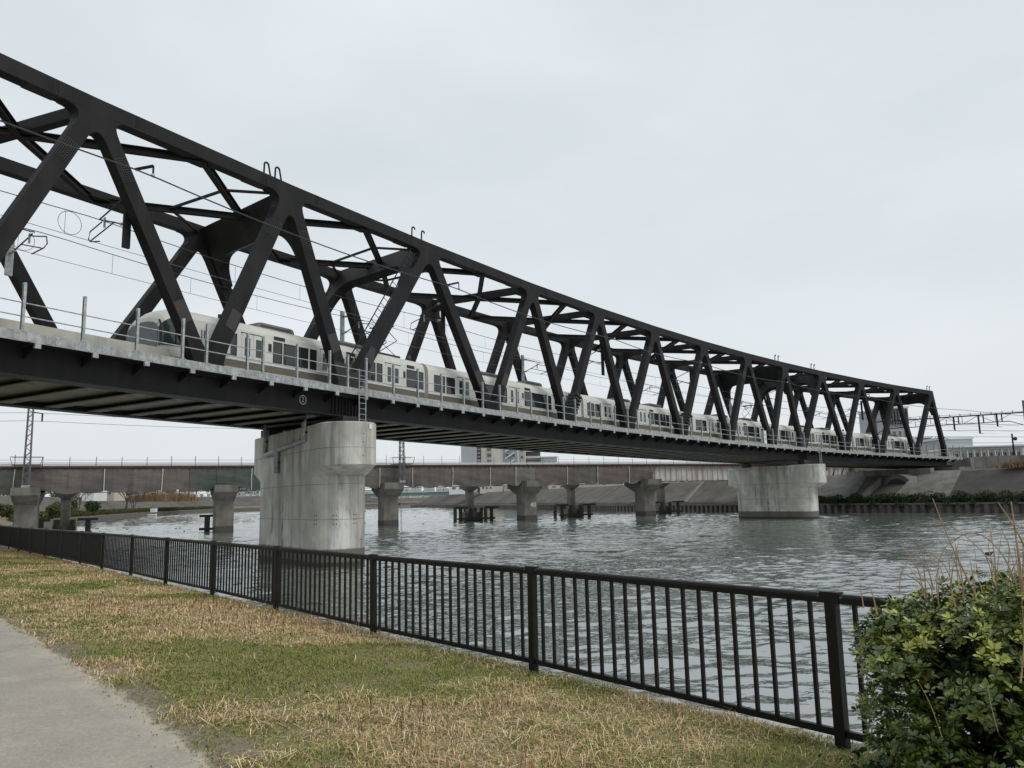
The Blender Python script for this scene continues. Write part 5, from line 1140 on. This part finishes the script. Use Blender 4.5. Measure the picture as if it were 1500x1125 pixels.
ca = po.data.color_attributes.new('Edge', 'FLOAT_COLOR', 'POINT'); ca.data.foreach_set('color', ec)
# pebbles and crumbs along the verge
n = 1300; A_ = NR.uniform(-8, 25, n); O_ = np.array([edge_off(a) for a in A_])+NR.normal(-.02, .12, n); sz = 10**NR.uniform(-2.6, -2.0, n)
mb = MB()
for a, o_, s_ in zip(A_, O_, sz):
    c = Vector(AO(a, o_, lawn_z(o_)+.016+s_*.4)); th = R_.random()*6
    mb.hexa([c+Vector((s_*math.cos(th+k*PI/2), s_*.8*math.sin(th+k*PI/2), -s_*.5)) for k in range(4)], [c+Vector((s_*.6*math.cos(th+.3+k*PI/2), s_*.5*math.sin(th+.3+k*PI/2), s_*.4)) for k in range(4)])
po = mb.obj('path_grit', 'dirt'); tag(po, 'loose grit and crumbs along the path edge', 'grit'); po['kind'] = 'stuff'

# --- value noise for lawn patches
def vnoise(x, y, sc_, seed):
    g = np.random.default_rng(seed); T = g.random((64, 64)); x = x/sc_+100; y = y/sc_+100; i = np.floor(x).astype(int); j = np.floor(y).astype(int); fx = x-i; fy = y-j
    fx = fx*fx*(3-2*fx); fy = fy*fy*(3-2*fy); q = lambda a, b_: T[a % 64, b_ % 64]
    return (q(i, j)*(1-fx)+q(i+1, j)*fx)*(1-fy)+(q(i, j+1)*(1-fx)+q(i+1, j+1)*fx)*fy
def patch(x, y): return .55*vnoise(x, y, 1.6, 3)+.3*vnoise(x, y, .6, 4)+.15*vnoise(x, y, .22, 5)
def blades(name, lab, n, amax, hlen, wid, pal, thr, seed, bend=.6, near=3.5, curl=0., up=1., pw=1.75):
    g = np.random.default_rng(seed)
    a = -2.2+(amax+2.2)*g.random(n)**pw; om = np.interp(a, ea, eo); o_ = -.16+(om+.16+.07*g.normal(size=n))*g.random(n)
    P = np.array([F0.x, F0.y])[None]+np.outer(a, [fd.x, fd.y])+np.outer(o_, [fn.x, fn.y])
    pt = patch(P[:, 0], P[:, 1]); rib = np.clip((o_/np.maximum(om, .1)), 0, 1)
    dry = pt+.2*(.52-rib)*np.clip(1.4-a/14, .5, 1.2)+.05*g.normal(size=n)
    keep = (dry > thr[0]) & (dry < thr[1]); P, a, o_, dry = P[keep], a[keep], o_[keep], dry[keep]; n = len(P)
    z = lawn_z(o_); L = hlen*g.uniform(.45, 1.35, n)*(1+.25*np.clip(a/25, 0, 1))*(.45+1.15*vnoise(P[:, 0], P[:, 1], .28, 8)); th = g.uniform(0, 2*PI, n); d = np.c_[np.cos(th), np.sin(th)]
    wv_ = np.c_[-d[:, 1], d[:, 0]]*(wid*g.uniform(.6, 1.3, n)*(1+1.6*np.clip(a/25, 0, 1)))[:, None]
    lean = bend*g.uniform(.2, 1.2, n)
    b0 = np.c_[P, z-.005]; m1 = b0+np.c_[d*(L*lean*.35)[:, None], L*.55*up]; tip = b0+np.c_[d*(L*lean*(1+curl))[:, None], L*up*(.95-.45*np.clip(lean, 0, 1.4)-curl*.3)]
    W3 = np.c_[wv_, np.zeros(n)]
    V_ = np.stack([b0-W3, b0+W3, m1+W3*.8, m1-W3*.8, tip], 1).reshape(-1, 3); k = np.arange(n)[:, None]*5
    F_ = np.concatenate([k+np.array([[0, 1, 2]]), k+np.array([[0, 2, 3]]), k+np.array([[3, 2, 4]])])
    pal = np.array(pal); cc = pal[g.integers(0, len(pal), n)]*g.uniform(.8, 1.55, n)[:, None]
    o = lump(name, V_, F_, 'blade', None, np.repeat(cc, 5, 0)); o['kind'] = 'stuff'; return tag(o, lab, 'grass')
blades('green_grass', 'short green grass on the river bank lawn', 190000, 34, .052, .0026, [(.15, .195, .032), (.11, .155, .025), (.19, .21, .04), (.23, .22, .065), (.085, .125, .025)], (-1, .5), 21, bend=1.1, up=.85)
blades('olive_grass', 'olive yellow half-dry grass on the river bank lawn', 110000, 36, .055, .0025, [(.3, .26, .11), (.24, .225, .075), (.36, .29, .13), (.18, .18, .055)], (.34, .6), 22, bend=1.4, up=.75)
blades('dry_grass', 'straw coloured dry grass on the river bank lawn', 170000, 40, .068, .0025, [(.54, .39, .2), (.45, .31, .155), (.35, .235, .115), (.62, .48, .28), (.25, .165, .08)], (.44, 2), 23, bend=1.6, up=.75)
blades('fine_thatch', 'fine matted olive and tan thatch between the grass blades', 230000, 15, .032, .0021, [(.2, .2, .06), (.3, .24, .11), (.14, .15, .045), (.36, .28, .15), (.1, .1, .035)], (-1, 3), 27, bend=1.6, up=.6, pw=1.35)
blades('straw_stems', 'pale curled straw stems scattered over the lawn', 24000, 26, .1, .0021, [(.68, .56, .37), (.58, .46, .28), (.45, .31, .18)], (.4, 2), 24, bend=1.7, curl=.9, up=.8)
blades('brown_stems', 'upright reddish brown weed stems in the lawn', 3600, 13, .17, .0028, [(.16, .08, .05), (.13, .065, .04), (.22, .12, .075)], (.56, 2), 25, bend=.4)
blades('tall_grass', 'longer green grass tufts growing along the railing foot', 9000, 30, .12, .003, [(.17, .2, .05), (.13, .17, .04), (.3, .27, .12)], (.5, .58), 26, bend=.8)
# --- a few dark green rosette weeds
for k, (x, y, lab) in enumerate(((-6.3, 14.2, 'dark green weed clump in the lawn middle left'), (-4.6, 10.8, 'sparse green weed tuft in the lawn'), (2.25, 5.55, 'small broadleaf weed at the foot of the railing post'), (.25, 8.35, 'weed clump at the foot of the second railing post'), (-3.2, 11.4, 'low green weed near the railing'))):
    a, o_ = to_ao(x, y); z = float(lawn_z(o_)); t_ = thing('weed', lab, 'weed', (x, y, z), 'weeds in the lawn'); g = random.Random(k); mb = MB()
    for _ in range(34):
        th = g.uniform(0, 6.28); L = g.uniform(.03, .07); b0 = Vector((x+g.gauss(0, .1), y+g.gauss(0, .07), z)); d = Vector((math.cos(th), math.sin(th), g.uniform(.3, 1.2))).normalized(); s_ = d.cross(Vector((0, 0, 1))).normalized()*L*.2
        mb.add([b0, b0+d*L*.55-s_, b0+d*L, b0+d*L*.55+s_], [(0, 1, 2, 3)])
    o = mb.obj('leaves', 'blade', t_, kind='stuff'); ca = o.data.color_attributes.new('Col', 'FLOAT_COLOR', 'POINT'); ca.data.foreach_set('color', [c for _ in o.data.vertices for c in (.09, .13+.05*R_.random(), .035, 1)])

# --- dead leaves lying in the grass and on the path edge
mb = MB()
for _ in range(300):
    a = R_.uniform(-1, 14); o_ = R_.uniform(0, float(edge_off(a))-.15); c = Vector(AO(a, o_, float(lawn_z(o_))+.035)); th = R_.uniform(0, 6.28); L = R_.uniform(.02, .045)
    u_ = Vector((math.cos(th), math.sin(th), R_.uniform(-.3, .3)))*L; w_ = Vector((-math.sin(th), math.cos(th), R_.uniform(-.4, .4)))*L*.5
    mb.add([c-u_, c+w_+Vector((0, 0, .008)), c+u_, c-w_], [(0, 1, 2), (0, 2, 3)])
lo_ = mb.obj('leaf_litter', 'litter'); tag(lo_, 'small brown dead leaves scattered on the lawn', 'leaves'); lo_['kind'] = 'stuff'
# --- azalea-like evergreen bush at the right, with dry stalks through it
BC = Vector((3.0, 4.5, 1.4))
bush = thing('evergreen_bush', 'rounded evergreen bush with glossy leaves in front of the railing at right', 'bush', tuple(BC))
g = np.random.default_rng(77)
lob = []
for k in range(90):
    th = g.uniform(0, 2*PI); rr = .84*math.sqrt(g.random()); zc = 1.2-.26*(rr/.84)**2+g.uniform(-.08, .06); lob.append((BC.x+rr*math.cos(th), BC.y+rr*math.sin(th)*.9, 1.4+zc, g.uniform(.13, .22)))
for k in range(170):
    th = g.uniform(0, 2*PI); zc = g.uniform(-.05, 1.05); rr = (.9 if zc > .45 else .72+.4*max(zc, 0))*g.uniform(.86, 1.03); lob.append((BC.x+rr*math.cos(th), BC.y+rr*.9*math.sin(th), 1.4+zc, g.uniform(.12, .2)))
lob = np.array(lob)
def leaf_mesh(L, wd):
    return [(-.0, 0, 0), (-wd*.75, L*.35, .006), (-wd, L*.68, .004), (0, L, -.008), (wd, L*.68, .004), (wd*.75, L*.35, .006), (0, L*.5, -.006)], [(0, 6, 1), (1, 6, 2), (2, 6, 3), (3, 6, 4), (4, 6, 5), (5, 6, 0)]
LV, LF_ = leaf_mesh(1, .2); LV = np.array(LV); LF_ = np.array(LF_)
LV[:, 2] *= 6
heads = []; n_ros = 6800
pk = g.choice(len(lob), n_ros, p=lob[:, 3]**2/np.sum(lob[:, 3]**2)); d = g.normal(size=(n_ros, 3)); d[:, 2] = np.abs(d[:, 2])*.9-.15; d /= np.linalg.norm(d, axis=1)[:, None]
pos = lob[pk, :3]+d*lob[pk, 3][:, None]*g.uniform(.75, 1.1, n_ros)[:, None]
Vs, Fs, Cs = [], [], []; rec = []
pal = np.array([(.105, .145, .022), (.07, .105, .018), (.155, .2, .027), (.27, .3, .045), (.05, .076, .018)])
for i in range(n_ros):
    ax = (d[i]*.8+np.array([0, 0, .7])); ax /= np.linalg.norm(ax); e_ = np.cross(ax, [.3, .8, .1]); e_ /= np.linalg.norm(e_); f_ = np.cross(ax, e_)
    nl = g.integers(6, 10); fresh = g.random()
    basec = pal[3] if fresh > .72 and pos[i, 2] > 2.3 else pal[g.choice([0, 1, 2, 4])]
    for j in range(nl):
        th = 2*PI*j/nl+g.uniform(-.3, .3); til = g.uniform(.15, .85); L = g.uniform(.024, .05)
        r_ = (math.cos(th)*e_+math.sin(th)*f_); y_ = r_*math.cos(til)+ax*math.sin(til); z_ = ax*math.cos(til)-r_*math.sin(til); x_ = np.cross(y_, z_)
        c_ = basec*g.uniform(.75, 1.3)
        rec.append((pos[i]+y_*.006, x_*L*1.15, y_*L, z_*L, c_))
camv = np.array([0, 0, EYE])
score = np.array([np.linalg.norm(r[0]-camv)-.25*(r[0][2]-2.0) for r in rec]); vis = np.array([abs((r[0][0]/r[0][1]))*1127+750 < 1500 for r in rec])
score[~vis] += 10; ordr = np.argsort(score); solo = set(ordr[:280].tolist())
proto = []
for k in range(5):
    me = bpy.data.meshes.new('leaf'); me.from_pydata([tuple(p) for p in LV], [], [tuple(q) for q in LF_]); me.materials.append(MATS['leaf'])
    ca = me.color_attributes.new('Col', 'FLOAT_COLOR', 'POINT'); ca.data.foreach_set('color', [v for _ in LV for v in (*pal[k], 1)]); me.polygons.foreach_set('use_smooth', [True]*len(me.polygons)); proto.append(me)
rest_v, rest_f, rest_c = [], [], []
for i, (p, x_, y_, z_, c_) in enumerate(rec):
    if i in solo:
        o = bpy.data.objects.new('leaf', proto[int(np.argmin(np.abs(pal-c_).sum(1)))]); COL.objects.link(o); o.parent = bush
        o.matrix_basis = Matrix(((x_[0], y_[0], z_[0], p[0]-BC.x), (x_[1], y_[1], z_[1], p[1]-BC.y), (x_[2], y_[2], z_[2], p[2]-BC.z), (0, 0, 0, 1)))
    else:
        rest_f.append(LF_+len(rest_v)*7); rest_v.append(p+LV[:, :1]*x_+LV[:, 1:2]*y_+LV[:, 2:]*z_); rest_c.append(np.repeat(c_[None], 7, 0))
fo = lump('foliage', np.concatenate(rest_v)-np.array(BC), np.concatenate(rest_f), 'leaf', bush, np.concatenate(rest_c), smooth=True); fo['kind'] = 'stuff'
tw = MB()
for k in range(60):
    th = R_.uniform(0, 6.28); r_ = R_.uniform(0, .3); b0 = BC+Vector((r_*math.cos(th), r_*math.sin(th), -.05)); q = lob[R_.randrange(len(lob))]; e_ = Vector(q[:3])
    mid = b0.lerp(e_, .5)+Vector((R_.gauss(0, .06), R_.gauss(0, .06), R_.uniform(-.12, .03))); tw.tube([b0, b0.lerp(mid, .5), mid, mid.lerp(e_, .5)+Vector((R_.gauss(0, .03), R_.gauss(0, .03), 0)), e_], R_.uniform(.006, .012), 5, .003)
tw.obj('branches', 'bark', bush)
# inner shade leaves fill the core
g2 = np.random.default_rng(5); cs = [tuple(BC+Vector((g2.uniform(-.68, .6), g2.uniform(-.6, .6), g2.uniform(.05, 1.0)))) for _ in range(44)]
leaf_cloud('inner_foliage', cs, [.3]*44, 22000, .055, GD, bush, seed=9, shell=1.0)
dl_ = MB()
for (dx, dy, dz) in ((-.28, -.72, .62), (-.26, -.7, .5), (-.78, -.1, .82), (-.55, -.5, .42)):
    c = BC+Vector((dx, dy, dz)); dl_.add([c, c+Vector((.03, 0, .02)), c+Vector((.035, -.005, .05)), c+Vector((0, -.01, .045)), c+Vector((-.012, 0, .02))], [(0, 1, 2, 3, 4)])
dl_.obj('dead_leaves', 'straw', bush)
reed = thing('dry_reeds', 'dry tan reed stalks rising out of the evergreen bush', 'reeds', (2.9, 4.7, 1.4))
def stalk(pts, r, lf=True):
    P = [Vector(p) for p in pts]; out = []
    for i in range(len(P)-1):
        p0, p1, p2, p3 = P[max(i-1, 0)], P[i], P[i+1], P[min(i+2, len(P)-1)]
        for k in range(5):
            t_ = k/5; out.append(.5*((2*p1)+(-p0+p2)*t_+(2*p0-5*p1+4*p2-p3)*t_*t_+(-p0+3*p1-3*p2+p3)*t_**3))
    out.append(P[-1]); MB().tube(out, r, 5, r*.35).obj('stalk', 'straw', reed)
def ray(px, py, d):
    v = fw+e1*((px-750)/1127)-e2*((py-562.5)/1127); v = v/math.hypot(v.x, v.y); return Vector((0, 0, EYE))+v*d
for path_, d, r in ((((1440, 900), (1418, 850), (1390, 790), (1366, 730)), 5.3, .007), (((1500, 880), (1490, 800), (1481, 735)), 4.9, .009), (((1525, 900), (1500, 800), (1462, 736)), 5.0, .008), (((1470, 850), (1440, 810), (1400, 775), (1358, 757)), 5.4, .004),
                    (((1490, 860), (1470, 815), (1440, 785), (1412, 783), (1390, 800)), 5.2, .005), (((1378, 900), (1372, 860), (1378, 815), (1398, 790), (1425, 795)), 5.1, .004), (((1352, 870), (1345, 835), (1322, 800)), 5.2, .005), (((1366, 880), (1362, 840), (1348, 803)), 5.0, .004), (((1357, 880), (1354, 840), (1350, 805)), 5.2, .005),
                    (((1412, 880), (1408, 840), (1399, 796)), 5.0, .006), (((1405, 860), (1402, 840), (1400, 800)), 4.9, .004), (((1440, 870), (1432, 840), (1426, 790)), 5.1, .003), (((1318, 870), (1320, 840), (1335, 815), (1344, 800)), 5.2, .003), (((1460, 860), (1455, 830), (1448, 800), (1456, 770)), 5.2, .003),
                    (((1500, 870), (1492, 840), (1486, 800)), 5.0, .005), (((1480, 880), (1476, 850), (1478, 800), (1468, 780)), 5.3, .004), (((1265, 890), (1262, 870), (1259, 850)), 4.7, .004), (((1285, 900), (1278, 870), (1272, 855)), 4.6, .005), (((1400, 890), (1393, 860), (1390, 815)), 4.7, .005),
                    (((1430, 880), (1426, 850), (1421, 820)), 4.6, .004), (((1495, 1000), (1500, 940), (1496, 870)), 4.2, .004), (((1462, 1072), (1450, 1025), (1448, 1000)), 3.8, .0018), (((1380, 1080), (1362, 1030), (1340, 990)), 3.85, .0018)):
    stalk([ray(x, y, d+.04*i) for i, (x, y) in enumerate(path_)], r)
for k in range(26):
    x = R_.uniform(1330, 1525); y0 = R_.uniform(845, 880); h_ = R_.uniform(40, 95)*(.6+.6*(x-1330)/195); dx = R_.gauss(-8, 22); d = R_.uniform(4.6, 5.3)
    stalk([ray(x, y0, d), ray(x+dx*.3, y0-h_*.5, d), ray(x+dx, y0-h_, d+.03)], R_.uniform(.0016, .004))
bird = thing('small_bird', 'tiny black bird flying low over the river above the bush', 'bird', tuple(ray(1448, 811, 30)))
bb = ray(1448, 811, 30); MB().ball(bb, .09, 1.4, .8, .7).tube([bb+Vector((.1, 0, .03)), bb+Vector((.2, 0, .06))], .04, 5, .01).obj('body', 'feather', bird)
